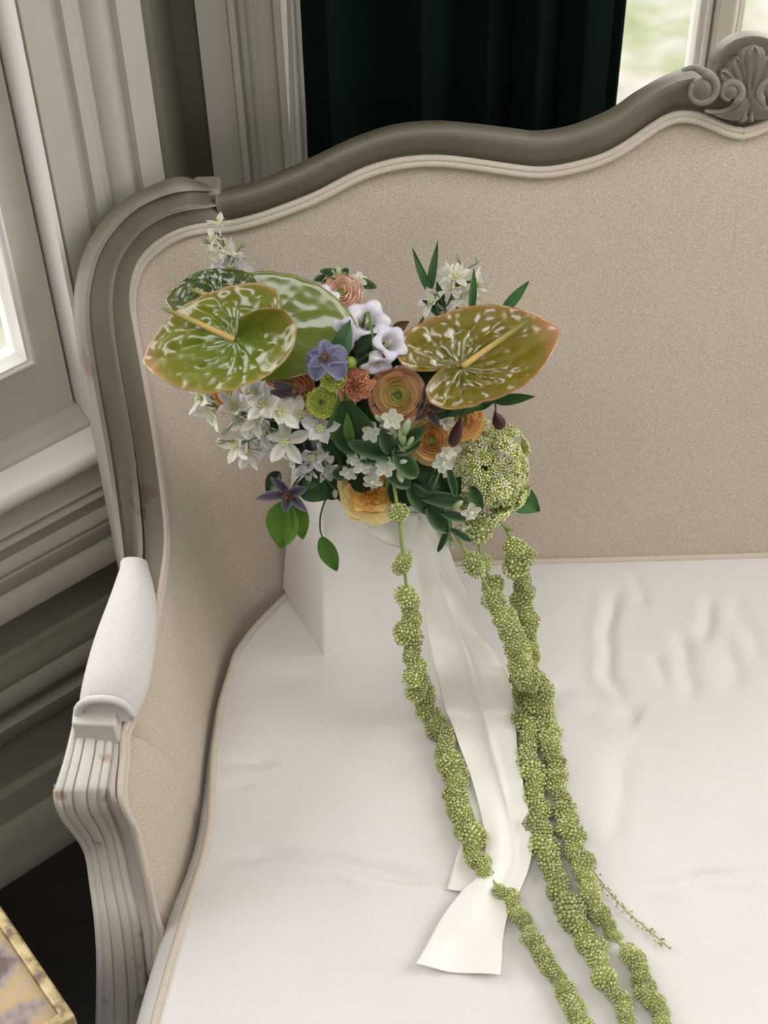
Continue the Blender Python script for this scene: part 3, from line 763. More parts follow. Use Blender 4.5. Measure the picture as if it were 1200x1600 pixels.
def seat_z(x, y):
    l = xl(y); dl = x - l; dr = 2 * XC - l - x; db = 1.465 - y; df = y - .70
    e = lambda d: 1 - math.exp(-max(0, d) / .035)
    ez = e(min(dl, dr)) * e(db) * e(df)
    crown = .012 * math.sin(math.pi * min(1, max(0, (x + .25) / (2 * XC + .5)))) * math.sin(math.pi * min(1, max(0, (y - .68) / .80)))
    und = .0035 * NZ.noise(V((x * 7, y * 9, 1.7))) + .0018 * NZ.noise(V((x * 16, y * 22, 4.2))) + .0006 * NZ.noise(V((x * 9, y * 50, 9.1)))
    return SZ - .006 + .010 * ez + crown * ez + (und + crease_z(x, y)) * ez
def on_seat(px, py, lift=0):
    z = SZ
    for _ in range(5):
        p = at(px, py, z=z + lift); z = seat_z(p.x, p.y)
    return at(px, py, z=z + lift)
cush = root('seat_cushion', 'loose cream linen seat cushion with piped edge and soft creases on the settee', 'cushion', V((XC, 1.1, .40)))
NY, NX = 170, 300
ys = [1.462 - (1.462 - .70) * (j / (NY - 1)) for j in range(NY)]
rows = []
for y in ys:
    l = xl(y); r_ = 2 * XC - l; row = []
    for i in range(NX):
        u = i / (NX - 1)
        u = .5 - .5 * math.cos(math.pi * u) if False else u
        x = lerp(l, r_, u); row.append(V((x, y, seat_z(x, y))))
    rows.append(row)
mb = MB(); mb.grid(rows, flip=True); wpart('cushion_top', mb.mesh('cushion_top', M_SEAT), cush)
lefte = [rows[j][0] for j in range(NY)]; fronte = [rows[-1][i] for i in range(0, NX, 6)]; righte = [rows[j][-1] for j in range(NY - 1, -1, -1)]; backe = [rows[0][i] for i in range(NX - 1, 0, -6)]
loop = lefte[::3] + fronte[1:-1] + righte[::3] + backe[1:-1]
# even the loop out
def resample(pts, n, closed=True):
    q = pts + ([pts[0]] if closed else []); L_ = [0]
    for a, b_ in zip(q, q[1:]): L_.append(L_[-1] + (b_ - a).length)
    out = []; k = 0
    for i in range(n):
        s = L_[-1] * i / (n if closed else n - 1)
        while k < len(q) - 2 and L_[k + 1] < s: k += 1
        out.append(lerp(q[k], q[k + 1], (s - L_[k]) / max(1e-9, L_[k + 1] - L_[k])))
    return out
loop = resample(loop, 320)
def outn(i):
    t = loop[(i + 1) % 320] - loop[i - 1]; n_ = V((t.y, -t.x, 0)); n_ = n_.normalized() if n_.length > 1e-6 else V((0, 0, 0))
    return -n_ if n_.dot(loop[i] - V((XC, 1.08, 0))) < 0 else n_
on = [outn(i) for i in range(320)]
brow = []
for off, z in ((0, None), (.004, -.006), (.012, -.022), (.017, -.045), (.017, -.065), (.012, -.090), (.004, -.108), (-.01, -.118), (-.06, -.122)):
    brow.append([loop[i] + on[i] * (off * (.35 if loop[i].y > 1.44 else 1 + .9 * min(1, max(0, (1.14 - loop[i].y) / .18)))) + V((0, 0, (z or 0) * (1 if loop[i].y > .9 else 1))) for i in range(320)])
for r in brow:
    for p in r: p.z = max(p.z, .384)
wpart('cushion_border', rows_mesh('cushion_border', brow, M_SEAT, cap=False, ang=70), cush)
for dz, off in ((.0015, .001), (-.103, .007)):
    mb = MB(); pts = [loop[i] + on[i] * off * (.35 if loop[i].y > 1.44 else 1) + V((0, 0, dz)) for i in range(320)]
    mb.tube(pts + [pts[0], pts[1]], .0048 if dz > 0 else .0042, 7, cap=False); wpart('piping', mb.mesh('piping', M_SEAT if dz < 0 else M_PIPE), cush)

# ---------------------------------------------------------------- vase
vb = [at(440, 915, z=SZ + .008), at(505, 1025, z=SZ + .008)]
B0 = vb[1]; eA = (vb[0] - B0); eA.z = 0; SV = .137; SVC = .158; eA = eA.normalized(); eC = V((eA.y, -eA.x, 0))
if eC.x < 0: eC = -eC
VZ0 = SZ + .004; VH = .30
vcen = B0 + eA * SV / 2 + eC * SVC / 2; vcen.z = VZ0
def vrow(h, inset, rnd=.004):
    r = []; hw = SV / 2 - inset; hc = SVC / 2 - inset; c = V((vcen.x, vcen.y, VZ0 + h))
    for sx, sy in ((1, 1), (1, -1), (-1, -1), (-1, 1)):
        for k in range(4):
            a = {(1, 1): 0, (1, -1): 270, (-1, -1): 180, (-1, 1): 90}[(sx, sy)]
            a = R_(a + (3 - k) * 30)
            r.append(c + eA * (sx * (hw - rnd) + rnd * math.cos(a)) + eC * (sy * (hc - rnd) + rnd * math.sin(a)))
    return r
rows = [vrow(0, .02), vrow(0, .001)] + [vrow(VH * t, .026 * t) for t in (.01, .25, .5, .75, .985)] + [vrow(VH, .028), vrow(VH, .031), vrow(VH * .98, .032)] + [vrow(VH * t, .006 + .026 * t) for t in (.75, .4, .03)]
vase = root('tapered_vase', 'tall matte white square vase tapering upward on the seat cushion under the flowers', 'vase', vcen.copy())
wpart('vase_body', rows_mesh('vase_body', rows, M_VASE, ang=50), vase)
MOUTH = V((vcen.x, vcen.y, VZ0 + VH - .03))

# ---------------------------------------------------------------- table corner at the lower left
TZ = .55
tc = at(117, 1586, z=TZ); te = at(0, 1414, z=TZ)
ta = (te - tc); ta.z = 0; ta.normalize(); tb = V((ta.y, -ta.x, 0));
if tb.y > 0: tb = -tb
table = root('side_table', 'side table with worn gilt mottled top and raised rim, beside the settee arm', 'table', V((tc + ta * .25 + tb * .22).to_tuple()) * 1.0)
table.location.z = 0
def tp(a, b_, z): p = tc + ta * a + tb * b_; p.z = z; return p
def trect(i, z, a1=.5, b1=.44): return [tp(i, i, z), tp(a1 - i, i, z), tp(a1 - i, b1 - i, z), tp(i, b1 - i, z)]
wpart('table_top', rows_mesh('table_top', [trect(.012, TZ - .022), trect(.008, TZ - .022), trect(.008, TZ - .009), trect(.2, TZ - .009)], M_TABLE), table)
bevel(wpart('table_rim', rows_mesh('table_rim', [trect(.012, TZ - .026), trect(0, TZ - .026), trect(0, TZ), trect(.013, TZ), trect(.0135, TZ - .0095)], M_GILT, cap=False), table), .0025)
for a_, b_ in ((.03, .03), (.47, .03), (.47, .41), (.03, .41)):
    mb = MB(); mb.tube([tp(a_, b_, z) for z in (0, .03, .06, .3, .5, TZ - .027)], [.012, .016, .011, .014, .018, .020], 10)
    wpart('leg', mb.mesh('leg', M_GILT), table)
#@@FLOWERS
# ================================================================ FLOWERS
BC = V((-.005, 1.36, .91))                       # middle of the bouquet
def facing(pos, up=.0, out=.5, extra=None):
    n = (CP - pos).normalized() * (1 - out) + (pos - BC).normalized() * out + V((0, 0, up))
    if extra is not None: n = n + extra
    return n.normalized()
def frame(pos, n, ang=90):
    """matrix at pos with local z along n and local y along the direction the photograph shows at ang degrees"""
    d = CR * math.cos(R_(ang)) + CU * math.sin(R_(ang))
    y = (d - n * d.dot(n)).normalized(); x = y.cross(n)
    return MX(((x.x, y.x, n.x, pos.x), (x.y, y.y, n.y, pos.y), (x.z, y.z, n.z, pos.z), (0, 0, 0, 1)))
def M4(loc=(0, 0, 0), rx=0, ry=0, rz=0, s=1):
    return MX.Translation(V(loc)) @ MX.Rotation(rz, 4, 'Z') @ MX.Rotation(ry, 4, 'Y') @ MX.Rotation(rx, 4, 'X') @ MX.Scale(s, 4)
def mixl(a, b, t): return tuple(lerp(x, y, t) for x, y in zip(a, b))
GREEN_D, GREEN_M, GREEN_L = (.014, .046, .012), (.036, .10, .022), (.13, .26, .05)
def stem_part(rt, start_local, r=.0018, col=(.10, .17, .04), into=True, bend=None):
    """stem from the flower down into the mouth of the vase, in the flower's own axes"""
    inv = rt.matrix_basis.inverted()
    a = V(start_local); aw = rt.matrix_basis @ a
    mo = MOUTH + V((random.uniform(-.022, .022), random.uniform(-.022, .022), .015)); lo = MOUTH + V((random.uniform(-.03, .03), random.uniform(-.03, .03), -.14))
    nrm = (rt.matrix_basis.to_3x3() @ V((0, 0, -1))).normalized()
    mid = bend if bend else aw + nrm * min(.05, (aw - mo).length * .35)
    pts = smooth_path([aw, mid, lerp(mid, mo, .55) + V((0, 0, .006)), mo, lo], 16)
    mb = MB(); mb.tube([inv @ p for p in pts], r, 6, col=col)
    return link('stem', mb.mesh('stem', M_STEM, use_col=True), rt)

def petal_mesh(name, L, W, prof, curl, cup=0.0, a0=0.0, cols=((1, 1, 1), (1, 1, 1)), nu=7, nv=8, ruf=0, mat=None, fold=0, edge=None, k=3, ribs=False):
    """petal growing along +y from the origin: prof(v) relative half width, curl turns it up (+) or back (-) along its length"""
    mb = MB(); rows = []; cc = []
    y = z = 0; a = a0; ds = L / (nv - 1)
    for j in range(nv):
        v = j / (nv - 1); w = W / 2 * prof(v); r = []
        for i in range(nu):
            u = i / (nu - 1) * 2 - 1
            nx, ny = -math.sin(a), math.cos(a)
            h = cup * W * u * u + fold * W * abs(u) + ruf * L * math.sin(k * u * math.pi + 2 * v) * v
            r.append(V((u * w, y + nx * h, z + ny * h)))
            c = mixl(cols[0], cols[1], v)
            if edge: c = mixl(c, edge, min(1, abs(u) ** 3 * .8 + max(0, v - .85) * 4))
            if ribs: c = tuple(x * (.80 + .20 * math.cos(5 * math.pi * u)) for x in c); r[-1].z += .0006 * math.cos(5 * math.pi * u)
            elif abs(u) < .18: c = tuple(x * .86 for x in c)
            cc.append(c)
        rows.append(r); a += curl / (nv - 1); y += math.cos(a) * ds; z += math.sin(a) * ds
    mb.grid(rows, cols=cc)
    return mb.mesh(name, mat or M_PETAL, use_col=True)
P_LANCE = lambda v: max(.04, math.sin(math.pi * min(1, .12 + v * .88)) ** .8)
P_OVAL = lambda v: max(.05, math.sin(math.pi * (.08 + .92 * v)) ** .55)
P_SPOON = lambda v: max(.08, (.35 + .65 * v) * (1 - max(0, v - .72) ** 2 * 9))
P_LEAF = lambda v: max(.02, math.sin(math.pi * (.05 + .95 * v) ** .8) ** .9)

# ---------------- anthuriums
HEART = [(0, 1.10), (7, 1.03), (18, .92), (36, .79), (60, .67), (85, .62), (110, .66), (132, .74), (150, .76), (164, .66), (175, .42), (184, .16)]
def anthurium(rt, L, lob=(1, 1), cup=(.16, .16), raise_=(.2, .2), hues=None, spadix=True, spx=(.85, 22, -6), droop=.1, seed=0, r=.0035, wrap=(184, 184), quilt=1.0):
    hues = hues or [(.20, .235, .022), (.30, .26, .03), (.40, .24, .075)]
    NA, NRr = 180, 36
    rows = []; cc = []
    for i in range(NA + 1):
        f = i / NA * 2 - 1; sd = 0 if f < 0 else 1; phi = f * wrap[sd]; ap = abs(f) * 184
        R0 = interp(HEART, ap) * L * lerp(1, lob[sd], min(1, ap / 90))
        r_ = []
        for j in range(NRr):
            t = (j / (NRr - 1)); t = .02 + .98 * t
            ph = R_(phi)
            x, y = R0 * t * math.sin(ph), R0 * t * math.cos(ph)
            back = max(0, (ap - 95) / 89)
            z = cup[sd] * L * t * t * math.sin(min(math.pi, R_(ap) * 1.0)) * .8 + raise_[sd] * L * (t ** 1.4) * back ** 1.3 - droop * L * max(0, y / L) ** 2
            # quilting between the side veins
            s = ap / 180
            cell = 7.5 * s ** .95 + 1.3 * t * (1 - s) + .18 * math.sin(11 * s + seed)
            ridge = abs(math.sin(math.pi * cell)) ** .6
            rows_ = abs(math.sin(math.pi * (2.6 * t ** 1.15 + .5 * math.floor(cell) + .25 * math.sin(5 * math.floor(cell) + seed)))) ** .6
            q = (ridge * (.25 + .75 * rows_) - .45) * max(0, math.sin(math.pi * min(1, t ** 1.1))) ** 1.3 * (.4 + .6 * min(1, (180 - ap) / 60 + .25)) * min(1, .4 + ap / 40)
            z += .044 * L * quilt * q + .020 * L * (.15 + .85 * quilt) * NZ.noise(V((x / L * 8, y / L * 8, seed)))
            # main ribs lie in grooves
            z -= .022 * L * math.exp(-(ap / 7) ** 2) * t
            z += .012 * L * max(0, t - .93) / .07
            r_.append(V((x, y, z)))
            c = mixl(hues[0], hues[1], min(1, max(0, t - .25) * 1.2 + max(0, y / L) * .5) * (.7 + .3 * s))
            c = mixl(c, hues[2], min(1, max(0, (t - .9) * 6) + max(0, y / L - .8) * 3))
            vein = 1 - min(1, ridge * 2.2)
            c = mixl(c, tuple(min(1, x * 1.5 + .03) for x in hues[0]), .45 * vein * (t < .95))
            cc.append(c)
        rows.append(r_)
    mb = MB(); mb.grid(rows, cols=cc, flip=False)
    o = link('spathe', mb.mesh('spathe', M_GLOSS, use_col=True), rt)
    sm = o.modifiers.new('t', 'SOLIDIFY'); sm.thickness = .0007; sm.offset = -1
    if spadix:
        ln, el, az = spx; pts = []; n = 18
        for i in range(n):
            t = i / (n - 1); e_ = R_(el) * (1 - .5 * t)
            d = ln * L * t
            pts.append(V((math.sin(R_(az)) * d, math.cos(R_(az)) * d, .012 * L + math.sin(R_(el)) * d * (1 - .25 * t))))
        mb = MB(); mb.tube(pts, [r * (1 - .35 * i / n) * (1 if i < n - 2 else .75 if i == n - 2 else .3) for i in range(n)], 10, col=lambda t: mixl((.62, .44, .14), (.13, .19, .04), max(0, t - .25) / .75 if t > .25 else 0) if t < .97 else (.08, .1, .02))
        me = mb.mesh('spadix', M_STEM, use_col=True)
        link('spadix', me, rt, None)['label'] = 'yellow spadix turning green at its tip'
    return o
p = at(366, 531, y=1.275); a1 = root('anthurium', 'large glossy green anthurium at the left with a pale spadix pointing left', 'anthurium', frame(p, facing(p, .48, .22), 192), 'anthuriums')
anthurium(a1, .090, (1.0, .98), (.16, .10), (.42, .05), [(.115, .175, .010), (.215, .20, .016), (.46, .26, .11)], True, (.86, 22, 33), .06, 1.0, wrap=(212, 178))
stem_part(a1, (0, 0, -.002), .0025, (.16, .22, .05))
p = at(722, 574, y=1.285); a2 = root('anthurium', 'glossy olive anthurium at the right with pink tip pointing right', 'anthurium', frame(p, facing(p, .75, .15), 24), 'anthuriums')
anthurium(a2, .106, (.90, .74), (.14, .14), (.16, .20), [(.15, .135, .010), (.215, .155, .016), (.50, .25, .12)], True, (.80, 18, -10), .0, 4.0)
stem_part(a2, (0, 0, -.002), .0025, (.16, .22, .05))
p = at(425, 512, y=1.335); a3 = root('anthurium', 'green anthurium half hidden behind the large left one, its plain side showing', 'anthurium', frame(p, facing(p, .35, .2), -2), 'anthuriums')
anthurium(a3, .086, (1.15, 1.15), (.05, .05), (.0, .0), [(.11, .165, .010), (.135, .18, .012), (.22, .21, .03)], False, droop=.06, seed=7, quilt=.10)
stem_part(a3, (0, 0, -.002), .0025, (.16, .22, .05))
p = at(345, 470, y=1.36); a4 = root('anthurium', 'dark green anthurium peeping out above the large left one, green spadix', 'anthurium', frame(p, facing(p, .5, .25), 172), 'anthuriums')
anthurium(a4, .058, (1, 1), (.1, .1), (.1, .1), [(.03, .07, .008), (.06, .09, .01), (.12, .11, .015)], True, (.6, 30, 8), .1, 3, .003)
stem_part(a4, (0, 0, -.002), .0025, (.16, .22, .05))

# ---------------- ranunculus, roses and ruffled blooms: rings of cupped petals
def bloom(rt, R, rings, cols, per=5, ruf=0, open_=.25, dome=.38, centre=(.16, .20, .03), seed=0, inner=.14, span=135, kr=5, tight=.9, edge=None):
    rnd = random.Random(seed)
    n = rings
    for i in range(n):
        f = i / (n - 1); ri = R * (1 - (1 - inner) * f ** tight) * rnd.uniform(.98, 1.02)
        zr = R * (-.10 + dome * math.sqrt(max(0, 1 - (ri / R) ** 2)) + .10 * (1 - f))
        c0 = mixl(cols[0], cols[1], f ** .7); c1 = mixl(cols[2], cols[3], f ** .7)
        variants = []
        for vv in range(2):
            mb = MB(); rows = []; cc = []; nu = 15; nv = 7
            ph = rnd.uniform(0, 6); rk = rnd.uniform(.94, 1.05); sk = rnd.uniform(-.12, .12)
            for j in range(nv):
                v = j / (nv - 1); r_ = []
                for k in range(nu):
                    u = k / (nu - 1) * 2 - 1; a = R_(span / 2) * u
                    rho = ri * (.42 + .62 * math.sin(min(1, v * 1.15) * math.pi / 2)) * (1 - (.10 - open_ * (1 - f)) * v ** 3)
                    rho *= (rk + sk * u * v) * (1 + .02 * abs(u))
                    zt = zr * (1 - .22 * u * u) + R * .02 * rnd.uniform(-1, 1) * v
                    zb = max(-.55 * R, zt - .34 * R); z = zb + (zt - zb) * v ** .9
                    if ruf:
                        w = ruf * R * v ** 3
                        rho += w * math.sin(kr * a * 2 + ph + 2 * v) + w * .5 * math.sin(kr * 4.3 * a + ph)
                        z += w * .6 * math.cos(kr * a * 2.6 + ph)
                    r_.append(V((rho * math.sin(a), rho * math.cos(a), z)))
                    c = mixl(c0, c1, v ** 1.5)
                    if edge: c = mixl(c, edge, max(0, (v - .8) * 4) * .7)
                    cc.append(c)
                rows.append(r_)
            mb.grid(rows, cols=cc); variants.append(mb.mesh('petal', M_PETAL, use_col=True))
        m = per if f < .75 else max(3, per - 1)
        for k in range(m):
            link('petal', variants[k % 2], rt, M4(rz=2 * math.pi * (k / m + .37 * i) + rnd.uniform(-.15, .15), rx=rnd.uniform(-.10, .10)))
    mb = MB(); mb.ball((0, 0, R * (dome - .30)), R * inner * 1.1, R * inner * 1.1, R * .12, 10, 6, centre)
    link('flower_centre', mb.mesh('flower_centre', M_STEM, use_col=True), rt)
    mb = MB()
    for k in range(5):
        a = k * 1.257
        mb.grid([[V((math.sin(a + d) * R * q, math.cos(a + d) * R * q, -R * (.62 - .25 * q * q))) for d in (-.5 * (1 - q * .9), 0, .5 * (1 - q * .9))] for q in (.15, .5, .8, .95)], cols=[GREEN_M] * 12)
    link('calyx', mb.mesh('calyx', M_LEAF, use_col=True), rt)
    stem_part(rt, (0, 0, -R * .55), .0022, (.10, .17, .04))
PE = (.62, .20, .085)
def put_bloom(name, px, py, y, d_px, label, cat, up=.1, out=.35, extra=None, **kw):
    p = at(px, py, y=y); n = facing(p, up, out, extra); R = d_px / 2 / FPX * (p - CP).length
    rt = root(name, label, cat, frame(p - n * R * .2, n), kw.pop('group', None)); bloom(rt, R, **kw); return rt
put_bloom('ranunculus', 621, 618, 1.268, 92, 'large peach edged ranunculus with yellow rings and green centre under the right anthurium', 'ranunculus', .3, .12,
          rings=9, cols=((.88, .48, .30), (.78, .76, .20), (.94, .62, .46), (.92, .88, .40)), per=5, open_=.05, dome=.42, centre=(.07, .13, .02), seed=1, inner=.16, tight=.68)
put_bloom('ranunculus', 452, 612, 1.29, 84, 'salmon orange ranunculus seen from its side under the left anthurium', 'ranunculus', .1, .3, V((-.1, 0, .55)),
          rings=6, cols=((.85, .32, .18), (.82, .45, .2), (.90, .45, .30), (.86, .58, .26)), per=5, open_=.02, dome=.30, seed=2, inner=.25)
put_bloom('ranunculus', 352, 612, 1.31, 66, 'burnt orange ranunculus almost hidden below the left anthurium', 'ranunculus', 0, .5, None,
          rings=6, cols=((.80, .34, .13), (.80, .42, .15), (.86, .46, .22), (.84, .54, .22)), per=5, open_=.05, dome=.3, seed=3, inner=.25)
put_bloom('ranunculus', 532, 456, 1.415, 74, 'pale peach ranunculus at the top of the bouquet', 'ranunculus', .2, .25, None,
          rings=6, cols=((.95, .68, .54), (.95, .66, .50), (.97, .78, .66), (.96, .76, .62)), per=5, ruf=.05, open_=.02, dome=.32, seed=4, inner=.22, kr=2)
put_bloom('ranunculus', 722, 655, 1.315, 70, 'apricot ranunculus behind the dark hanging bud under the right anthurium', 'ranunculus', .1, .3, None,
          rings=6, cols=((.86, .54, .22), (.86, .56, .22), (.92, .64, .30), (.90, .66, .32)), per=5, ruf=.03, open_=.10, dome=.3, seed=5, inner=.25, kr=2)
put_bloom('ranunculus', 676, 688, 1.272, 76, 'yellow and apricot ranunculus beside the lace flower, a dark petal across it', 'ranunculus', .0, .3, V((.1, 0, .25)),
          rings=7, cols=((.88, .72, .34), (.82, .45, .14), (.92, .78, .42), (.86, .52, .18)), per=5, ruf=.02, open_=.08, dome=.34, seed=6, inner=.2, kr=2)
put_bloom('garden_rose', 577, 776, 1.262, 82, 'yellow garden rose with crumpled orange heart hanging over the vase rim', 'rose', -.1, .2, None,
          rings=7, cols=((.92, .74, .30), (.88, .46, .07), (.94, .80, .44), (.92, .60, .14)), per=4, ruf=.07, open_=.22, dome=.06, centre=(.45, .16, .02), seed=7, inner=.12, kr=2, tight=.9)
put_bloom('lisianthus', 554, 600, 1.262, 54, 'small ruffled rust orange bloom beside the two green ones', 'flower', .2, .2, None,
          rings=6, cols=((.72, .32, .17), (.60, .20, .10), (.82, .48, .32), (.80, .42, .26)), per=5, ruf=.16, open_=.03, dome=.30, centre=(.1, .03, .015), seed=8, inner=.16, kr=4)
put_bloom('button_bloom', 502, 628, 1.258, 50, 'lower lime green button bloom with dark centre', 'flower', .2, .2, None, group='lime button blooms',
          rings=7, cols=((.60, .70, .12), (.66, .74, .14), (.80, .88, .28), (.84, .88, .3)), per=6, ruf=.10, open_=.03, dome=.28, centre=(.06, .03, .015), seed=9, inner=.2, kr=5)
put_bloom('button_bloom', 520, 589, 1.268, 42, 'upper lime green button bloom beside the rust one', 'flower', .3, .3, V((-.15, 0, 0)), group='lime button blooms',
          rings=6, cols=((.60, .72, .12), (.68, .76, .14), (.80, .88, .28), (.84, .88, .3)), per=6, ruf=.09, open_=.03, dome=.30, centre=(.10, .12, .02), seed=10, inner=.2, kr=5)
for px, py, y, d in ((547, 567, 1.28, 19),):
    p = at(px, py, y=y); b_ = root('green_bud', 'round lime green bud above the rust bloom', 'bud', frame(p, facing(p)))
    mb = MB(); mb.ball((0, 0, 0), .0072, .0072, .0085, 10, 8, (.22, .28, .04)); link('bud_body', mb.mesh('bud_body', M_STEM, use_col=True), b_)
    for k in range(4):
        link('sepal', petal_mesh('sepal', .013, .007, P_LANCE, 1.9, .1, .1, (GREEN_M, GREEN_L), mat=M_LEAF) if k == 0 else bpy.data.meshes['sepal'], b_, M4((0, 0, -.008), rz=k * math.pi / 2))
    stem_part(b_, (0, 0, -.007), .0014)

# ---------------- white bellflowers
def bell_mesh():
    mb = MB(); rows = []; cc = []
    for j in range(16):
        v = j / 15; r_ = []
        for k in range(60):
            a = 2 * math.pi * k / 60; l5 = .5 + .5 * math.cos(5 * a)
            base = interp([(0, .10), (.12, .42), (.35, .58), (.62, .62), (.78, .76), (.9, 1.08), (1, 1.30)], v)
            rr = base * (1 + (.30 * (l5 - .6)) * max(0, (v - .62) / .38))
            z = interp([(0, 0), (.12, .12), (.35, .55), (.62, 1.05), (.78, 1.30), (.9, 1.42), (1, 1.36)], v) + .16 * (l5 - .5) * max(0, (v - .6) / .4) - .20 * max(0, v - .85) / .15 * l5
            rr += .02 * math.sin(10 * a) * max(0, v - .5)
            r_.append(V((rr * math.cos(a), rr * math.sin(a), z)) * .0155)
            cc.append(mixl((.82, .82, .74), (.90, .88, .94) if l5 > .3 else (.84, .81, .92), min(1, v * 1.3)))
        rows.append(r_)
    mb.grid(rows, True, cols=cc); return mb.mesh('bell', M_PETAL, use_col=True)
BELL = bell_mesh()
def pist():
    mb = MB(); mb.tube([V((0, 0, .002)), V((0, 0, .012)), V((0, 0, .019))], [.0009, .0012, .0014], 6, col=(.5, .5, .25))
    for k in range(3):
        a = k * 2.1; mb.tube([V((0, 0, .018)), V((.0025 * math.cos(a), .0025 * math.sin(a), .0205))], .0007, 5, col=(.62, .6, .35))
    return mb.mesh('pistil', M_STEM, use_col=True)
PIST = pist()
for px, py, y, ang, ex, s, lab in ((574, 506, 1.345, 85, V((0, -.2, .75)), 1.15, 'white bellflower facing up beside the pale peach ranunculus, five flared lobes'),
                                   (508, 478, 1.375, 110, V((-.5, 0, .6)), 1.0, 'white bellflower seen from its side below the pale peach ranunculus'),
                                   (604, 538, 1.295, 60, V((.55, 0, .45)), 1.0, 'white bellflower tilted right against the right anthurium'),
                                   (545, 518, 1.33, 80, V((-.4, -.2, -.1)), .85, 'small white bellflower low between the other bellflowers'),
                                   (588, 562, 1.285, 80, V((.1, -.2, -.6)), .85, 'white bellflower hanging just left of the right anthurium')):
    p = at(px, py, y=y); n = (facing(p, 0, .1) * .55 + ex).normalized()
    b_ = root('bellflower', lab, 'bellflower', frame(p - n * .012 * s, n, ang), 'white bellflowers')
    link('bell', BELL, b_, MX.Scale(s, 4)).modifiers.new('t', 'SOLIDIFY').thickness = .0006; link('pistil', PIST, b_, MX.Scale(s, 4))
    mb = MB()
    for k in range(5):
        a = k * 1.257; mb.grid([[V((math.sin(a + d) * .0155 * q, math.cos(a + d) * .0155 * q, .006 * (q * 2.2) - .002)) for d in (-.5 * (1.1 - q * 1.6), 0, .5 * (1.1 - q * 1.6))] for q in (.08, .3, .5, .66)], cols=[GREEN_M] * 12)
    link('calyx', mb.mesh('calyx', M_LEAF, use_col=True), b_); stem_part(b_, (0, 0, 0), .0014)

# ---------------- clematis: ribbed violet grey petals round a dark tuft
def tuft(col=(.10, .045, .03), R=.008):
    mb = MB(); rnd = random.Random(3); mb.ball((0, 0, .001), R * .55, R * .55, R * .5, 8, 6, col)
    for k in range(34):
        a = rnd.uniform(0, 6.28); e_ = rnd.uniform(.2, 1.5); l = R * rnd.uniform(.8, 1.25)
        d = V((math.cos(a) * math.cos(e_), math.sin(a) * math.cos(e_), math.sin(e_)))
        mb.tube([d * R * .3, d * l], [.0006, .0009], 5, col=mixl(col, (.28, .13, .06), rnd.random()))
    return mb.mesh('stamen_tuft', M_STEM, use_col=True)
TUFT = tuft()
def clematis(px, py, y, n_extra, pets, lab, L=.034, W=.014, curl=-1.2, cols=((.15, .13, .22), (.33, .31, .47)), edge=(.50, .49, .62), up=.1, a0=.25, cup=.12, tf=True):
    p = at(px, py, y=y); n = (facing(p, up, .3) + n_extra).normalized()
    rt = root('clematis', lab, 'clematis', frame(p, n), 'violet clematis')
    for a, ls, tw in pets:
        me = petal_mesh('petal', L * ls, W, P_LANCE, curl + tw, cup, a0, cols, nu=13, nv=12, edge=edge, ribs=True)
        link('petal', me, rt, M4(rz=R_(a)))
    if tf: link('stamen_tuft', TUFT, rt)
    stem_part(rt, (0, 0, -.002), .0014, (.10, .07, .04))
clematis(508, 562, 1.272, V((-.05, -.1, .75)), ((-20, .95, .0), (-75, 1.0, -.1), (-130, 1.0, .0), (40, .8, .2), (150, .8, .4), (95, .7, .4)), 'violet blue clematis with curled ribbed petals above the lime button blooms', .036, .023, -2.9, ((.22, .21, .38), (.29, .29, .48)), (.46, .46, .62), .2, 1.0, .14)
clematis(450, 773, 1.262, V((0, 0, -.25)), ((18, 1.15, .4), (80, 1.15, .5), (-62, 1.0, .1), (-118, .95, .3), (170, .6, .0)), 'dark violet star clematis hanging at the lower left over the vase side', .036, .013, .25, ((.07, .05, .075), (.16, .14, .20)), (.40, .37, .44))
clematis(668, 640, 1.262, V((.2, 0, .1)), ((10, .9, .2), (-35, .9, .1), (-80, .8, .2), (70, .6, .2), (130, .7, .2), (-150, .8, .2)), 'dark violet clematis with narrow petals under the right anthurium', .030, .010, -.3, ((.06, .035, .045), (.14, .11, .13)), (.24, .20, .24))
clematis(466, 612, 1.262, V((-.5, -.1, .1)), ((95, 1.1, .3), (70, .8, .0)), 'brown violet withered clematis petals lying across the salmon ranunculus', .040, .011, -.2, ((.09, .065, .07), (.17, .14, .17)), (.25, .22, .25))
clematis(478, 706, 1.275, V((0, 0, 0)), ((150, .9, .4), (200, .8, .4), (255, .8, .4), (100, .7, .4), (320, .7, .4)), 'deep violet clematis tucked behind the white sprays above the star clematis', .026, .013, .3, ((.06, .05, .09), (.12, .11, .19)), (.26, .25, .36))

# ---------------- white delphinium sprays
P_STAR = lambda v: max(.03, math.sin(math.pi * (.12 + .88 * v) ** 1.35) ** .9)
DPET = [petal_mesh('petal', .0205, .0098, P_STAR, c, .18, .55, ((.74, .74, .58), (.92, .90, .88)), nu=7, nv=9, edge=(.90, .90, .85)) for c in (-.7, -.2, .3)]
DPET_V = [petal_mesh('petal', .0200, .0105, P_STAR, c, .18, .6, ((.66, .68, .56), (.66, .64, .73)), nu=7, nv=9, edge=(.80, .79, .83)) for c in (-.5, .1, .5)]
def deye():
    mb = MB(); mb.ball((0, 0, .002), .0028, .0028, .0035, 8, 6, (.62, .62, .30))
    for k in range(6):
        a = k * 1.05; mb.tube([V((.001 * math.cos(a), .001 * math.sin(a), .002)), V((.003 * math.cos(a), .003 * math.sin(a), .0075))], [.0007, .0009], 5, col=(.66, .66, .36))
    mb.tube([V((0, 0, 0)), V((0, .001, -.006)), V((0, .004, -.013))], [.0022, .0016, .0006], 6, col=(.55, .56, .45))
    return mb.mesh('floret', M_STEM, use_col=True)
DEYE = deye()
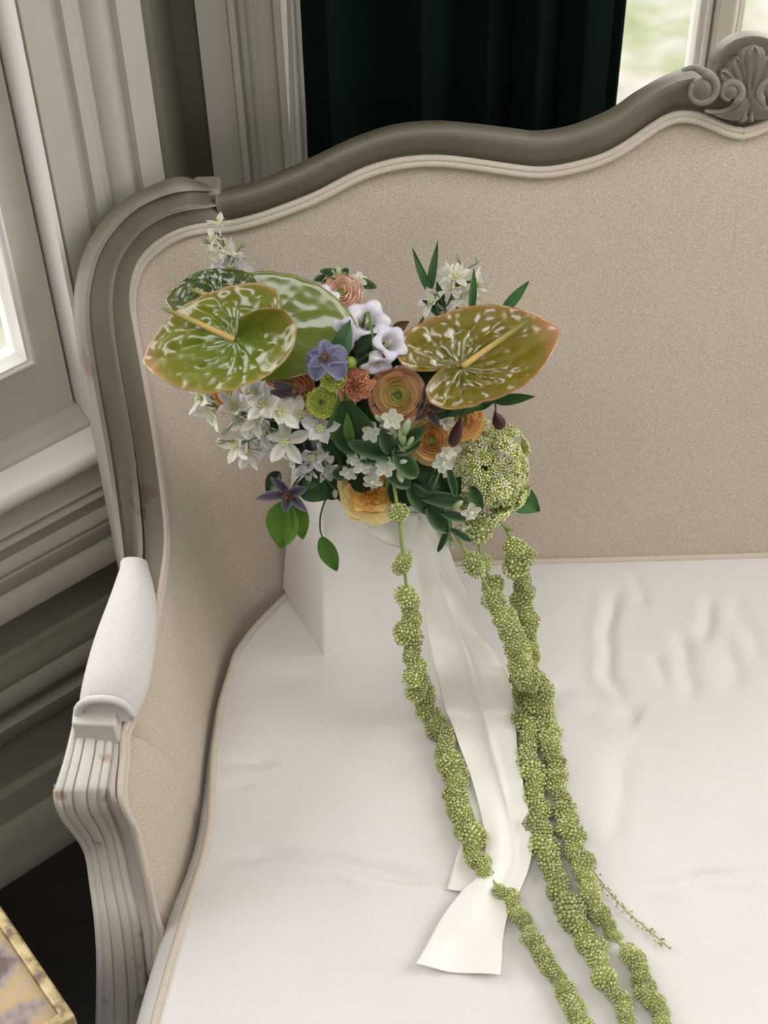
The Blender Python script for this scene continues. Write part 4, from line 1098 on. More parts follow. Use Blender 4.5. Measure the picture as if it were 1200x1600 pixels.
def dbud(L=.010):
    mb = MB(); mb.ball((0, 0, L * .5), L * .34, L * .34, L * .55, 8, 7, (.50, .54, .36)); return mb.mesh('bud', M_PETAL, use_col=True)
DBUD = dbud()
def delphinium(lab, stem, florets, buds=(), s=1.0, violet=0, seed=1, col=(.10, .15, .06)):
    rnd = random.Random(seed)
    pts = [at(a, b_, y=c) for a, b_, c in stem]
    rt = root('delphinium_spray', lab, 'delphinium', MX.Translation(pts[0]), 'white delphinium sprays')
    sp = smooth_path(pts, 24); mb = MB(); mb.tube([q - pts[0] for q in sp], [lerp(.0016, .0009, i / 23) for i in range(24)], 6, col=col)
    def ped(q):
        k = min(sp, key=lambda w_: (w_ - q).length)
        k2 = sp[max(0, sp.index(k) - 3)]
        mb.tube([k2 - pts[0], lerp(k2, q, .6) + V((0, 0, .002)) - pts[0], q - pts[0]], .0008, 5, col=col)
    for fl in florets:
        px, py, y, ang, tilt = fl[:5]; sc_ = 1.22 * s * (fl[5] if len(fl) > 5 else 1); vi = violet or (fl[6] if len(fl) > 6 else 0)
        q = at(px, py, y=y); base = facing(q, .1, .3)
        d = CR * math.cos(R_(ang)) + CU * math.sin(R_(ang))
        n = (base * math.cos(R_(tilt)) + d * math.sin(R_(tilt))).normalized()
        M = MX.Translation(-pts[0]) @ frame(q - n * .006, n, rnd.uniform(0, 360)) @ MX.Scale(sc_, 4)
        f = link('floret', DEYE, rt, M); ped(q - n * .008)
        for k in range(5):
            link('petal', (DPET_V if vi else DPET)[rnd.randrange(3)], f, M4(rz=k * 1.2566 + rnd.uniform(-.15, .15), rx=rnd.uniform(-.25, .15)))
    for px, py, y, ang in buds:
        q = at(px, py, y=y); d = CR * math.cos(R_(ang)) + CU * math.sin(R_(ang)); n = (d + facing(q) * .2).normalized()
        link('bud', DBUD, rt, MX.Translation(-pts[0]) @ frame(q, n, ang + 90) @ MX.Scale(s, 4)); ped(q)
    link('stem', mb.mesh('stem', M_STEM, use_col=True), rt)
    inv = MX.Translation(-pts[0]); mo = MOUTH + V((rnd.uniform(-.02, .02), rnd.uniform(-.02, .02), .015)); mb = MB()
    ps = smooth_path([pts[0], lerp(pts[0], mo, .5) + V((0, 0, .012)), mo, MOUTH + V((rnd.uniform(-.02, .02), 0, -.14))], 14)
    mb.tube([q - pts[0] for q in ps], .0016, 6, col=col); link('lower_stem', mb.mesh('lower_stem', M_STEM, use_col=True), rt)
    return rt
delphinium('white delphinium spray fanning out at the far left below the large anthurium', [(440, 660, 1.285), (400, 650, 1.27), (360, 640, 1.265), (318, 632, 1.27)],
           [(310, 621, 1.265, 165, 62), (328, 648, 1.262, 235, 58), (320, 606, 1.275, 110, 55, .9), (366, 634, 1.258, 90, 18), (392, 612, 1.262, 60, 35, 1, 1), (412, 632, 1.252, 80, 8, 1.15), (375, 660, 1.262, 250, 40, .9), (440, 622, 1.27, 60, 40, .95)],
           [(356, 672, 1.262, 200), (372, 650, 1.255, 250)], 1.0, seed=2)
delphinium('white delphinium spray with wide open stars above the dark star clematis', [(470, 660, 1.28), (440, 670, 1.262), (410, 680, 1.258), (372, 696, 1.262)],
           [(446, 690, 1.252, 280, 12, 1.2), (365, 697, 1.258, 215, 50), (385, 712, 1.258, 265, 60, .95), (438, 645, 1.25, 20, 25, 1.1), (410, 676, 1.258, 250, 30, .85, 1), (400, 700, 1.265, 260, 55, .8, 1), (470, 648, 1.262, 20, 45, .9), (425, 705, 1.268, 270, 60, .75, 1), (398, 655, 1.256, 200, 25, .9)],
           [(352, 690, 1.26, 180)], 1.0, seed=4)
delphinium('greying delphinium spray left of the white star flowers with violet tinged petals', [(520, 690, 1.29), (505, 690, 1.265), (490, 712, 1.262), (478, 730, 1.265)],
           [(500, 668, 1.252, 300, 15, 1.15, 1), (487, 714, 1.258, 250, 35, 1, 1), (512, 705, 1.262, 300, 45, .9), (478, 735, 1.268, 240, 55, .85, 1), (512, 738, 1.272, 290, 60, .8, 1), (462, 720, 1.268, 230, 45, .8)],
           [(524, 765, 1.268, 270)], .95, seed=5)
delphinium('pale delphinium spray standing up against the settee back at the upper left', [(372, 470, 1.42), (366, 440, 1.465), (358, 405, 1.49), (344, 365, 1.505), (338, 342, 1.51)],
           [(340, 346, 1.505, 95, 60, .8), (330, 370, 1.50, 170, 60, .8), (350, 388, 1.487, 120, 50, .85), (368, 396, 1.483, 40, 62, .8), (338, 408, 1.485, 190, 50, .9), (360, 415, 1.477, 70, 30, .9, 1), (345, 430, 1.47, 200, 45, .9, 1), (383, 425, 1.47, 20, 60, .9, 1), (365, 440, 1.462, 300, 20, .9, 1)],
           [(326, 380, 1.50, 150), (376, 386, 1.49, 35)], .92, seed=6)
delphinium('cream delphinium spray rising behind the right anthurium', [(690, 505, 1.37), (700, 475, 1.39), (712, 450, 1.40), (722, 425, 1.405), (718, 408, 1.41)],
           [(714, 430, 1.395, 90, 20, 1.0), (746, 436, 1.405, 10, 58, .95), (672, 470, 1.385, 165, 40, .95), (724, 462, 1.392, 330, 35, .95), (698, 425, 1.40, 160, 60, .85), (700, 450, 1.392, 200, 50, .8), (740, 470, 1.392, 330, 60, .8), (690, 490, 1.38, 200, 40, .8), (752, 448, 1.40, 300, 60, .8)],
           [(745, 412, 1.41, 80), (716, 408, 1.41, 90), (682, 458, 1.385, 160)], .82, seed=8)

# ---------------- white star flowers with felted leaves
P_ROUND = lambda v: max(.10, math.sin(math.pi * (.10 + .83 * v) ** .95) ** .5)
TPET = petal_mesh('petal', .0118, .0092, P_ROUND, -.3, .12, .25, ((.76, .80, .62), (.92, .91, .86)), nu=5, nv=7)
def teye():
    mb = MB()
    for k in range(5):
        a = k * 1.2566; mb.ball((.0014 * math.cos(a), .0014 * math.sin(a), .0018), .0012, .0012, .0022, 6, 5, (.72, .75, .58))
    mb.tube([V((0, 0, 0)), V((0, 0, -.006))], [.0018, .0010], 6, col=(.3, .4, .18)); return mb.mesh('blossom', M_STEM, use_col=True)
TEYE = teye()
def tbud():
    mb = MB(); mb.tube([V((0, 0, 0)), V((0, 0, .004)), V((0, 0, .010)), V((0, 0, .015)), V((0, 0, .018))], [.0016, .0034, .0042, .0030, .0006], 9, col=lambda t: mixl((.16, .27, .10), (.50, .56, .36), t)); return mb.mesh('bud', M_STEM, use_col=True)
TBUD = tbud()
def leaf_obj(rt, off, a, tip, W, nrm=None, col=(GREEN_D, GREEN_M), edge=None, fold=.18, curl=-.5, ruf=.015, prof=P_LEAF, name='leaf', k=2):
    """a leaf from point a to point tip (world), under rt whose origin is at off"""
    d = tip - a; L = d.length; y = d.normalized()
    n = nrm or facing(lerp(a, tip, .5), .2, .3); n = (n - y * n.dot(y)).normalized(); x = y.cross(n)
    me = petal_mesh(name, L * 1.02, W, prof, curl, .0, -curl * .5, col, nu=9, nv=12, ruf=ruf, mat=M_LEAF, fold=fold, edge=edge, k=k)
    M = MX(((x.x, y.x, n.x, a.x - off.x), (x.y, y.y, n.y, a.y - off.y), (x.z, y.z, n.z, a.z - off.z), (0, 0, 0, 1)))
    return link(name, me, rt, M)
def starflower(lab, stem, flowers, buds, leaves, seed=1):
    rnd = random.Random(seed); pts = [at(*q[:2], y=q[2]) for q in stem]; off = pts[0]
    rt = root('star_flower_sprig', lab, 'flower', MX.Translation(off), 'white star flower sprigs')
    mb = MB(); sp = smooth_path(pts, 20); mb.tube([q - off for q in sp], .0017, 7, col=(.14, .24, .08))
    for px, py, y, ang, tilt, s_ in flowers:
        q = at(px, py, y=y); d = CR * math.cos(R_(ang)) + CU * math.sin(R_(ang)); n = (facing(q, .1, .2) * math.cos(R_(tilt)) + d * math.sin(R_(tilt))).normalized()
        f = link('blossom', TEYE, rt, MX.Translation(-off) @ frame(q, n, rnd.uniform(0, 360)) @ MX.Scale(s_, 4))
        for k in range(5): link('petal', TPET, f, M4(rz=k * 1.2566, rx=rnd.uniform(-.15, .15)))
        b_ = min(sp, key=lambda w_: (w_ - q).length); mb.tube([b_ - off, q - n * .006 - off], .0009, 5, col=(.2, .3, .12))
    for px, py, y, ang, s_ in buds:
        q = at(px, py, y=y); d = CR * math.cos(R_(ang)) + CU * math.sin(R_(ang))
        link('bud', TBUD, rt, MX.Translation(-off) @ frame(q - d * .008 * s_, (d + facing(q) * .35).normalized(), ang + 90) @ MX.Scale(s_, 4))
        b_ = min(sp, key=lambda w_: (w_ - q).length); mb.tube([b_ - off, q - d * .008 * s_ - off], .0009, 5, col=(.2, .3, .12))
    link('stem', mb.mesh('stem', M_STEM, use_col=True), rt)
    for a0, b0, ya, a1_, b1, yb_, W_ in leaves:
        leaf_obj(rt, off, at(a0, b0, y=ya), at(a1_, b1, y=yb_), W_, col=((.014, .046, .012), (.024, .07, .018)), edge=(.16, .26, .12), ruf=.03, curl=-.7, fold=.10, prof=P_OVAL)
    mo = MOUTH + V((rnd.uniform(-.02, .02), rnd.uniform(-.02, .02), .015)); mb = MB()
    mb.tube([q - off for q in smooth_path([off, lerp(off, mo, .5) + V((0, 0, .006)), mo, MOUTH + V((rnd.uniform(-.02, .02), 0, -.14))], 12)], .0017, 6, col=(.12, .2, .07)); link('lower_stem', mb.mesh('lower_stem', M_STEM, use_col=True), rt)
starflower('white star flower sprig with felted green leaves and buds in the middle of the bouquet', [(612, 735, 1.262), (613, 712, 1.25), (618, 690, 1.245), (622, 672, 1.243)],
           [(613, 656, 1.243, 90, 15, 1.05), (581, 676, 1.25, 160, 20, 1.0), (606, 668, 1.247, 120, 25, .8)],
           [(634, 668, 1.24, 75, 1.1), (628, 682, 1.24, 100, 1.15), (640, 690, 1.238, 60, .8), (636, 697, 1.238, 20, .7), (617, 678, 1.243, 100, .7), (628, 700, 1.24, -40, .6), (594, 655, 1.25, 140, .8)],
           [(612, 705, 1.247, 596, 668, 1.24, .020), (612, 712, 1.25, 543, 692, 1.245, .020), (618, 700, 1.243, 665, 668, 1.24, .018), (620, 706, 1.243, 658, 690, 1.235, .016), (618, 708, 1.245, 650, 745, 1.24, .022), (596, 712, 1.25, 560, 715, 1.25, .018), (560, 700, 1.265, 520, 682, 1.26, .022)], 3)
starflower('white star flower cluster with plump buds just above the yellow garden rose', [(604, 760, 1.27), (606, 740, 1.255), (604, 728, 1.25), (600, 715, 1.25)],
           [(602, 729, 1.243, 280, 15, 1.05), (566, 726, 1.247, 250, 20, 1.0), (573, 707, 1.25, 100, 40, .9), (545, 738, 1.252, 250, 40, .9), (582, 752, 1.243, 270, 45, 1.0), (552, 716, 1.256, 160, 40, .8), (585, 738, 1.25, 260, 20, .9)],
           [(625, 740, 1.243, -80, 1.1), (624, 720, 1.245, 10, .9)],
           [(606, 735, 1.255, 640, 760, 1.25, .02), (560, 735, 1.262, 520, 742, 1.268, .018)], 5)
starflower('white star flower with hanging dark leaves at lower right under the lace flower', [(660, 770, 1.275), (690, 790, 1.262), (700, 805, 1.258), (703, 830, 1.256)],
           [(692, 723, 1.255, 260, 20, 1.05), (735, 800, 1.262, 300, 40, 1.1), (722, 825, 1.265, 290, 60, .9), (700, 708, 1.26, 100, 30, .8), (698, 660, 1.285, 90, 30, .9)],
           [(712, 788, 1.256, 50, .9), (706, 848, 1.255, -80, .7), (698, 846, 1.256, -120, .6), (703, 690, 1.27, -80, .8)],
           [(640, 760, 1.268, 672, 800, 1.262, .024), (660, 775, 1.266, 732, 786, 1.258, .018), (700, 730, 1.258, 712, 776, 1.25, .010), (700, 822, 1.256, 684, 862, 1.25, .008), (703, 826, 1.256, 736, 846, 1.252, .009), (690, 800, 1.258, 728, 812, 1.256, .012), (670, 790, 1.262, 700, 830, 1.255, .024)], 7)
starflower('small white blossoms with dark leaves behind the pale peach ranunculus at the top', [(545, 470, 1.43), (548, 445, 1.435), (550, 432, 1.44)],
           [(562, 437, 1.435, 40, 30, .85), (556, 443, 1.43, 330, 45, .75)],
           [(530, 427, 1.44, 100, .8), (523, 430, 1.44, 120, .7)],
           [(545, 440, 1.437, 588, 450, 1.43, .014), (540, 436, 1.44, 500, 424, 1.438, .013), (535, 436, 1.44, 545, 420, 1.44, .012), (520, 438, 1.44, 490, 438, 1.43, .012), (528, 432, 1.44, 520, 424, 1.44, .010)], 9)

# ---------------- lace flower
def umbel():
    c = at(764, 738, y=1.335); rt = root('lace_flower', 'large domed head of tiny pale green lace flowers below the right anthurium', 'lace flower', MX.Translation(c))
    def ml(seed):
        rnd = random.Random(seed); mb = MB()
        for k in range(40):
            r = .0118 * math.sqrt((k + .5) / 40); a = k * 2.39996
            q = V((r * math.cos(a), r * math.sin(a), .007 - .35 * r + rnd.uniform(-.0012, .0012)))
            mb.tube([V((0, 0, -.004)), q * .98], .00035, 3, cap=False, col=(.60, .72, .22))
            cw = rnd.choice(((.94, .93, .64), (.86, .88, .46), (.96, .95, .74), (.62, .70, .18)))
            mb.ball(q, .0017, .0017, .0013, 5, 4, cw)
        return mb.mesh('umbellet', M_BEAD, use_col=True)
    vs = [ml(k) for k in range(4)]
    rnd = random.Random(5); rays = MB()
    ax = V((.30, -.72, .42)).normalized(); e1 = ax.orthogonal().normalized(); e2 = ax.cross(e1)
    hub = c - ax * .02
    n = 60
    for k in range(n):
        zc = 1 - (k + .5) / n * 1.22; a = k * 2.39996
        d = (ax * zc + (e1 * math.cos(a) + e2 * math.sin(a)) * math.sqrt(max(0, 1 - zc * zc))).normalized()
        lat = d - CF * d.dot(CF); ru = d.dot(CR); rv = d.dot(CU)
        rad = V((0, 0, 0)) + CR * ru * .046 + CU * rv * .060 - CF * (-d.dot(CF)) * -.046
        rad = CR * (ru * .046) + CU * (rv * .060) + CF * (d.dot(CF) * .046)
        p = c + rad * rnd.uniform(.80, 1.10)
        dn = (d + V((rnd.uniform(-.2, .2), rnd.uniform(-.2, .2), rnd.uniform(-.2, .2)))).normalized()
        link('umbellet', vs[k % 4], rt, MX.Translation(-c) @ frame(p - dn * .003, dn, rnd.uniform(0, 360)) @ MX.Scale(rnd.uniform(.85, 1.12), 4))
        rays.tube([hub - c, lerp(hub, p, .6) - c, p - dn * .006 - c], .0006, 4, col=(.26, .36, .09))
    link('rays', rays.mesh('rays', M_STEM, use_col=True), rt)
    for px, py in ((655, 690), (700, 645)): pass
    stem_part(rt, hub - c, .0024, (.2, .3, .08))
    return rt
umbel()

# ---------------- trailing amaranthus: clusters of beads strung on long stems
def bead_mesh(seed):
    rnd = random.Random(seed); mb = MB(); n = 110
    mb.ball((0, 0, 0), .0085, .0085, .0085, 8, 6, (.40, .47, .16))
    lumps = [V((rnd.uniform(-1, 1), rnd.uniform(-1, 1), rnd.uniform(-1, 1))).normalized() for _ in range(5)]
    for k in range(n):
        zc = 1 - (k + .5) / n * 2; a = k * 2.39996
        d = V((math.sqrt(1 - zc * zc) * math.cos(a), math.sqrt(1 - zc * zc) * math.sin(a), zc))
        R = .0094 * (1 + .22 * max(l.dot(d) for l in lumps) ** 3 + rnd.uniform(-.08, .08))
        g = rnd.uniform(.75, 1.2); c = rnd.choice(((.68, .71, .33), (.60, .65, .26), (.76, .78, .44), (.70, .73, .38)))
        r = rnd.uniform(.0009, .0016)
        mb.ball(d * R, r, r, r, 6, 4, tuple(x * g for x in c))
    return mb.mesh('bead_cluster', M_BEAD, use_col=True)
BEADS = [bead_mesh(k) for k in range(5)]
def amaranth(lab, track, parts, tipless=False, seed=1, stem_r=.0020, thin=None, tint=None):
    """track: (px, py, y or None, lift) down from the bouquet, resting on the cushion where y is None"""
    rnd = random.Random(seed); pts = []
    for px, py, y, lift in track: pts.append(at(px, py, y=y) if y is not None else on_seat(px, py, lift))
    off = pts[0].copy(); rt = root('amaranth_strand', lab, 'amaranth', MX.Translation(off), 'trailing amaranth strands')
    sp = smooth_path(pts, 240); L_ = [0]
    for a, b_ in zip(sp, sp[1:]): L_.append(L_[-1] + (b_ - a).length)
    tot = L_[-1]
    mb = MB(); mb.tube([q - off for q in sp[::3]], stem_r, 7, col=lambda t: mixl((.26, .34, .08), (.40, .46, .18), min(1, t * 1.5))); link('stem', mb.mesh('stem', M_STEM, use_col=True), rt)
    def posat(f):
        s = f * tot; k = next((i for i, l in enumerate(L_) if l >= s), len(L_) - 1)
        return sp[k], (sp[min(k + 2, 239)] - sp[max(k - 2, 0)]).normalized()
    f = parts[0][0]
    for f0, f1, size, step in parts:
        f = f0
        while f <= f1:
            q, t = posat(f); sz = 1.18 * size * rnd.uniform(.80, 1.15)
            sd = t.cross(V((0, -.5, 1))).normalized(); up = sd.cross(t).normalized()
            j = sd * rnd.uniform(-1, 1) * .0042 * sz + up * rnd.uniform(-.2, .6) * .003
            M = MX.Translation(q + j - off) @ MX.Rotation(rnd.uniform(0, 6.28), 4, 'Z') @ MX.Rotation(rnd.uniform(0, 6.28), 4, 'X') @ MX.Scale(sz, 4) @ MX.Diagonal((rnd.uniform(.85, 1.1), rnd.uniform(.85, 1.1), rnd.uniform(.85, 1.1), 1))
            link('bead_cluster', BEADS[rnd.randrange(5)], rt, M)
            f += step * size * rnd.uniform(.8, 1.15) / tot
    mo = MOUTH + V((rnd.uniform(-.02, .02), rnd.uniform(-.025, -.01), .018)); mb = MB()
    mb.tube([q - off for q in smooth_path([sp[2], sp[0], lerp(sp[0], mo, .5) + V((0, 0, .016)), mo, MOUTH + V((rnd.uniform(-.02, .02), 0, -.14))], 14)], .0019, 6, col=(.2, .28, .07)); link('lower_stem', mb.mesh('lower_stem', M_STEM, use_col=True), rt)
    return rt
amaranth('long green amaranth strand on the left, crossing the ribbon down to the cushion front',
         [(612, 738, 1.262, 0), (622, 800, 1.242, 0), (631, 880, 1.228, 0), (637, 940, 1.222, 0), (640, 1000, 1.205, 0), (650, 1055, 1.175, 0), (667, 1105, None, .020), (690, 1150, None, .015), (710, 1210, None, .014), (722, 1270, None, .014), (737, 1322, None, .014), (765, 1370, None, .013), (795, 1403, None, .012), (812, 1428, None, .011), (832, 1466, None, .011), (857, 1512, None, .010), (885, 1552, None, .010), (912, 1608, None, .010)],
         [(.055, .06, 1.0, .02), (.135, .15, .85, .012), (.205, .70, 1.05, .0108), (.715, .755, 1.0, .011), (.775, .84, .72, .009), (.85, 1.0, .78, .0085)], seed=11)
amaranth('thick green amaranth strand down the right side of the ribbon',
         [(706, 828, 1.262, 0), (728, 862, 1.248, 0), (750, 895, 1.24, 0), (772, 942, 1.225, 0), (792, 985, 1.20, 0), (808, 1030, 1.17, 0), (818, 1080, None, .022), (824, 1130, None, .016), (829, 1180, None, .015), (834, 1230, None, .014), (842, 1280, None, .014), (854, 1330, None, .013), (870, 1380, None, .013), (893, 1430, None, .013), (922, 1480, None, .012), (950, 1530, None, .012), (975, 1575, None, .011), (992, 1608, None, .011)],
         [(.06, .075, 1.1, .011), (.135, .80, 1.12, .0115), (.80, .92, 1.15, .0105), (.93, 1.0, .85, .011)], seed=12)
amaranth('green amaranth strand at the far right, lying right beside the thick one',
         [(788, 822, 1.285, 0), (800, 846, 1.28, 0), (812, 872, 1.272, 0), (818, 930, 1.26, 0), (822, 975, 1.24, 0), (826, 1020, 1.215, 0), (838, 1065, 1.18, 0), (850, 1115, None, .018), (858, 1165, None, .016), (868, 1215, None, .015), (880, 1265, None, .014), (894, 1315, None, .014), (912, 1365, None, .013), (928, 1410, None, .012), (948, 1448, None, .011), (975, 1482, None, .011), (995, 1510, None, .010), (1012, 1550, None, .010), (1030, 1585, None, .010), (1045, 1612, None, .010)],
         [(.045, .085, 1.3, .010), (.11, .125, .9, .011), (.14, .22, 1.1, .010), (.22, .70, 1.05, .0115), (.70, .80, .85, .0105), (.81, .835, .7, .011), (.865, 1.0, .82, .0095)], seed=13)
amaranth('short green amaranth strand hidden behind the thick right one near the lace flower',
         [(744, 808, 1.285, 0), (748, 850, 1.275, 0), (760, 892, 1.262, 0), (776, 930, 1.25, 0), (796, 972, 1.225, 0), (812, 1015, 1.19, 0), (826, 1070, 1.165, 0)],
         [(.02, .10, 1.2, .010), (.27, .31, 1.0, .012), (.42, .44, 1.0, .012), (.60, 1.0, 1.0, .011)], seed=14)
rt = amaranth('thin yellowed amaranth tip lying on the cushion at the far right', [(918, 1345, None, .007), (940, 1380, None, .006), (975, 1420, None, .006), (1010, 1450, None, .005), (1046, 1482, None, .005)], [(2, 1, 1, 1)], seed=15, stem_r=.0007)
TIP = MB(); rnd = random.Random(4)
for k in range(70):
    q = on_seat(918 + 128 * k / 70 + rnd.uniform(-5, 5), interp([(918, 1345), (940, 1380), (975, 1420), (1010, 1450), (1046, 1482)], 918 + 128 * k / 70) + rnd.uniform(-5, 5), .004 + rnd.uniform(0, .004))
    TIP.ball(q - rt.matrix_basis.to_translation(), .0015, .0015, .0012, 5, 4, rnd.choice(((.62, .54, .28), (.70, .64, .38), (.50, .40, .2))))
link('dry_florets', TIP.mesh('dry_florets', M_BEAD, use_col=True), rt)['kind'] = 'stuff'
for o_ in [c for c in rt.children if c.name.startswith('lower_stem')]: bpy.data.objects.remove(o_)

# ---------------- leaves, grasses and hanging buds
def sprig(name, lab, cat, leaves, stems=(), group=None, into=True, seed=1, col=(GREEN_D, GREEN_M)):
    rnd = random.Random(seed); a = at(leaves[0][0], leaves[0][1], y=leaves[0][2]); rt = root(name, lab, cat, MX.Translation(a), group)
    for lf in leaves:
        x0, y0, d0, x1, y1, d1, W_ = lf[:7]; kw = lf[7] if len(lf) > 7 else {}
        kw = dict(kw); kw.setdefault('col', col)
        leaf_obj(rt, a, at(x0, y0, y=d0), at(x1, y1, y=d1), W_, **kw)
    for st in stems:
        mb = MB(); mb.tube([at(*q[:2], y=q[2]) - a for q in smooth_path([V(q) for q in st], 14)], .0012, 6, col=(.10, .11, .04)); link('stem', mb.mesh('stem', M_STEM, use_col=True), rt)
    if into:
        mo = MOUTH + V((rnd.uniform(-.025, .025), rnd.uniform(-.025, .025), .015)); mb = MB()
        mb.tube([q - a for q in smooth_path([a, lerp(a, mo, .5) + V((0, 0, .008)), mo, MOUTH + V((rnd.uniform(-.025, .025), rnd.uniform(-.02, .02), -.14))], 12)], .0016, 6, col=(.07, .12, .03)); link('lower_stem', mb.mesh('lower_stem', M_STEM, use_col=True), rt)
    return rt
LIME = dict(col=((.06, .17, .015), (.13, .27, .03)), edge=(.10, .22, .03), ruf=.02)
sprig('clematis_foliage', 'bright green clematis leaves hanging at the lower left with a small leaf on a long stalk', 'foliage',
      [(448, 782, 1.268, 442, 850, 1.262, .040, LIME), (462, 775, 1.266, 474, 838, 1.258, .026, LIME), (470, 750, 1.275, 512, 776, 1.268, .032), (438, 738, 1.28, 418, 766, 1.275, .018), (503, 838, 1.258, 526, 889, 1.252, .022, dict(col=((.07, .17, .02), (.08, .19, .03)))), (478, 745, 1.27, 500, 760, 1.262, .02)],
      [[(512, 772, 1.27), (502, 800, 1.262), (500, 825, 1.26), (504, 840, 1.258)], [(448, 782, 1.268), (460, 760, 1.275), (490, 735, 1.29)]], seed=2)
sprig('broad_leaf_sprig', 'broad dark green leaves with pale curled edge under the rust orange bloom', 'foliage',
      [(552, 690, 1.268, 540, 615, 1.255, .052, dict(edge=(.10, .24, .05), fold=.1, ruf=.04)), (560, 690, 1.272, 590, 630, 1.27, .05), (540, 700, 1.27, 505, 655, 1.272, .04), (575, 700, 1.272, 600, 640, 1.28, .045), (548, 690, 1.262, 542, 640, 1.252, .012, dict(col=((.08, .2, .04), (.12, .27, .06))))], seed=3)
sprig('lance_leaf_sprig', 'tall narrow green leaves rising at the upper right behind the delphinium', 'foliage',
      [(680, 470, 1.40, 642, 386, 1.43, .010, dict(col=((.03, .09, .03), (.08, .17, .06)), curl=.9)), (668, 465, 1.41, 684, 377, 1.44, .010, dict(col=((.03, .09, .03), (.07, .15, .06)), curl=-.5)), (736, 490, 1.375, 740, 420, 1.395, .009, dict(col=((.05, .14, .03), (.09, .2, .05)))), (782, 492, 1.35, 826, 440, 1.375, .012, dict(col=((.03, .09, .02), (.06, .15, .04)))), (775, 490, 1.35, 812, 488, 1.34, .004, dict(col=((.4, .45, .3), (.5, .52, .36)), curl=-2.2)), (690, 490, 1.385, 682, 440, 1.40, .012), (700, 500, 1.38, 660, 470, 1.39, .014), (720, 505, 1.38, 712, 478, 1.385, .01)], seed=4)
sprig('lance_leaf_sprig', 'narrow green leaves sticking out right below the right anthurium', 'foliage',
      [(775, 628, 1.33, 836, 620, 1.32, .013, dict(col=((.02, .08, .02), (.05, .14, .03)))), (700, 640, 1.28, 662, 648, 1.27, .018), (660, 640, 1.285, 760, 634, 1.30, .022), (745, 640, 1.31, 782, 610, 1.33, .012)], seed=5)
sprig('pointed_leaf_sprig', 'pointed mid green leaves sticking out at the right below the lace flower', 'foliage',
      [(795, 770, 1.34, 841, 798, 1.325, .034, dict(col=((.05, .14, .04), (.09, .21, .06)))), (770, 790, 1.34, 752, 770, 1.30, .02), (735, 760, 1.28, 752, 795, 1.272, .014)], seed=6)
DK = dict(fold=.1, ruf=.02, col=((.008, .028, .008), (.02, .058, .014)))
sprig('dark_foliage', 'dark glossy leaves filling the heart of the bouquet between the blooms', 'foliage',
      [(590, 640, 1.30, 560, 575, 1.29, .04, DK), (600, 640, 1.30, 640, 590, 1.29, .04, DK), (560, 600, 1.31, 580, 560, 1.33, .036, DK), (540, 580, 1.32, 520, 520, 1.33, .03, DK), (530, 560, 1.31, 548, 500, 1.32, .022, dict(col=((.06, .15, .06), (.14, .26, .13)))), (560, 575, 1.33, 620, 570, 1.33, .03, DK), (590, 570, 1.33, 545, 550, 1.33, .03, DK), (620, 570, 1.32, 650, 530, 1.33, .03, DK), (548, 548, 1.315, 598, 522, 1.32, .016, DK), (640, 600, 1.295, 690, 560, 1.31, .04, DK), (500, 600, 1.31, 450, 560, 1.33, .05, DK), (500, 600, 1.31, 470, 590, 1.315, .04, DK), (615, 520, 1.36, 640, 503, 1.36, .014, dict(col=((.10, .06, .025), (.16, .10, .03))))], seed=7)
sprig('dark_foliage', 'dark green leaves around the garden rose and over the vase mouth', 'foliage',
      [(590, 750, 1.285, 540, 720, 1.28, .045, DK), (600, 745, 1.285, 520, 700, 1.285, .05, DK), (620, 745, 1.275, 632, 800, 1.262, .028, DK), (640, 745, 1.275, 645, 790, 1.268, .024, DK), (650, 740, 1.28, 690, 760, 1.275, .045, DK), (640, 720, 1.285, 690, 720, 1.285, .045, DK), (600, 720, 1.29, 640, 690, 1.285, .045, DK), (540, 760, 1.295, 500, 745, 1.285, .04, DK), (570, 770, 1.30, 520, 770, 1.29, .035, DK), (660, 700, 1.29, 700, 690, 1.30, .04, DK), (690, 770, 1.285, 720, 745, 1.285, .03, DK), (650, 765, 1.285, 690, 800, 1.275, .03, DK), (560, 690, 1.285, 600, 665, 1.282, .04, DK)], seed=8)
sprig('dark_foliage', 'dark green leaves behind the white sprays at the left of the bouquet', 'foliage',
      [(470, 680, 1.30, 420, 650, 1.295, .045, DK), (480, 660, 1.30, 440, 620, 1.31, .045, DK), (480, 700, 1.295, 440, 690, 1.29, .04, DK), (500, 720, 1.295, 460, 730, 1.285, .04, DK), (500, 650, 1.29, 470, 640, 1.285, .035, DK), (440, 600, 1.33, 380, 590, 1.335, .05, DK), (510, 690, 1.29, 530, 650, 1.285, .04, DK)], seed=9)
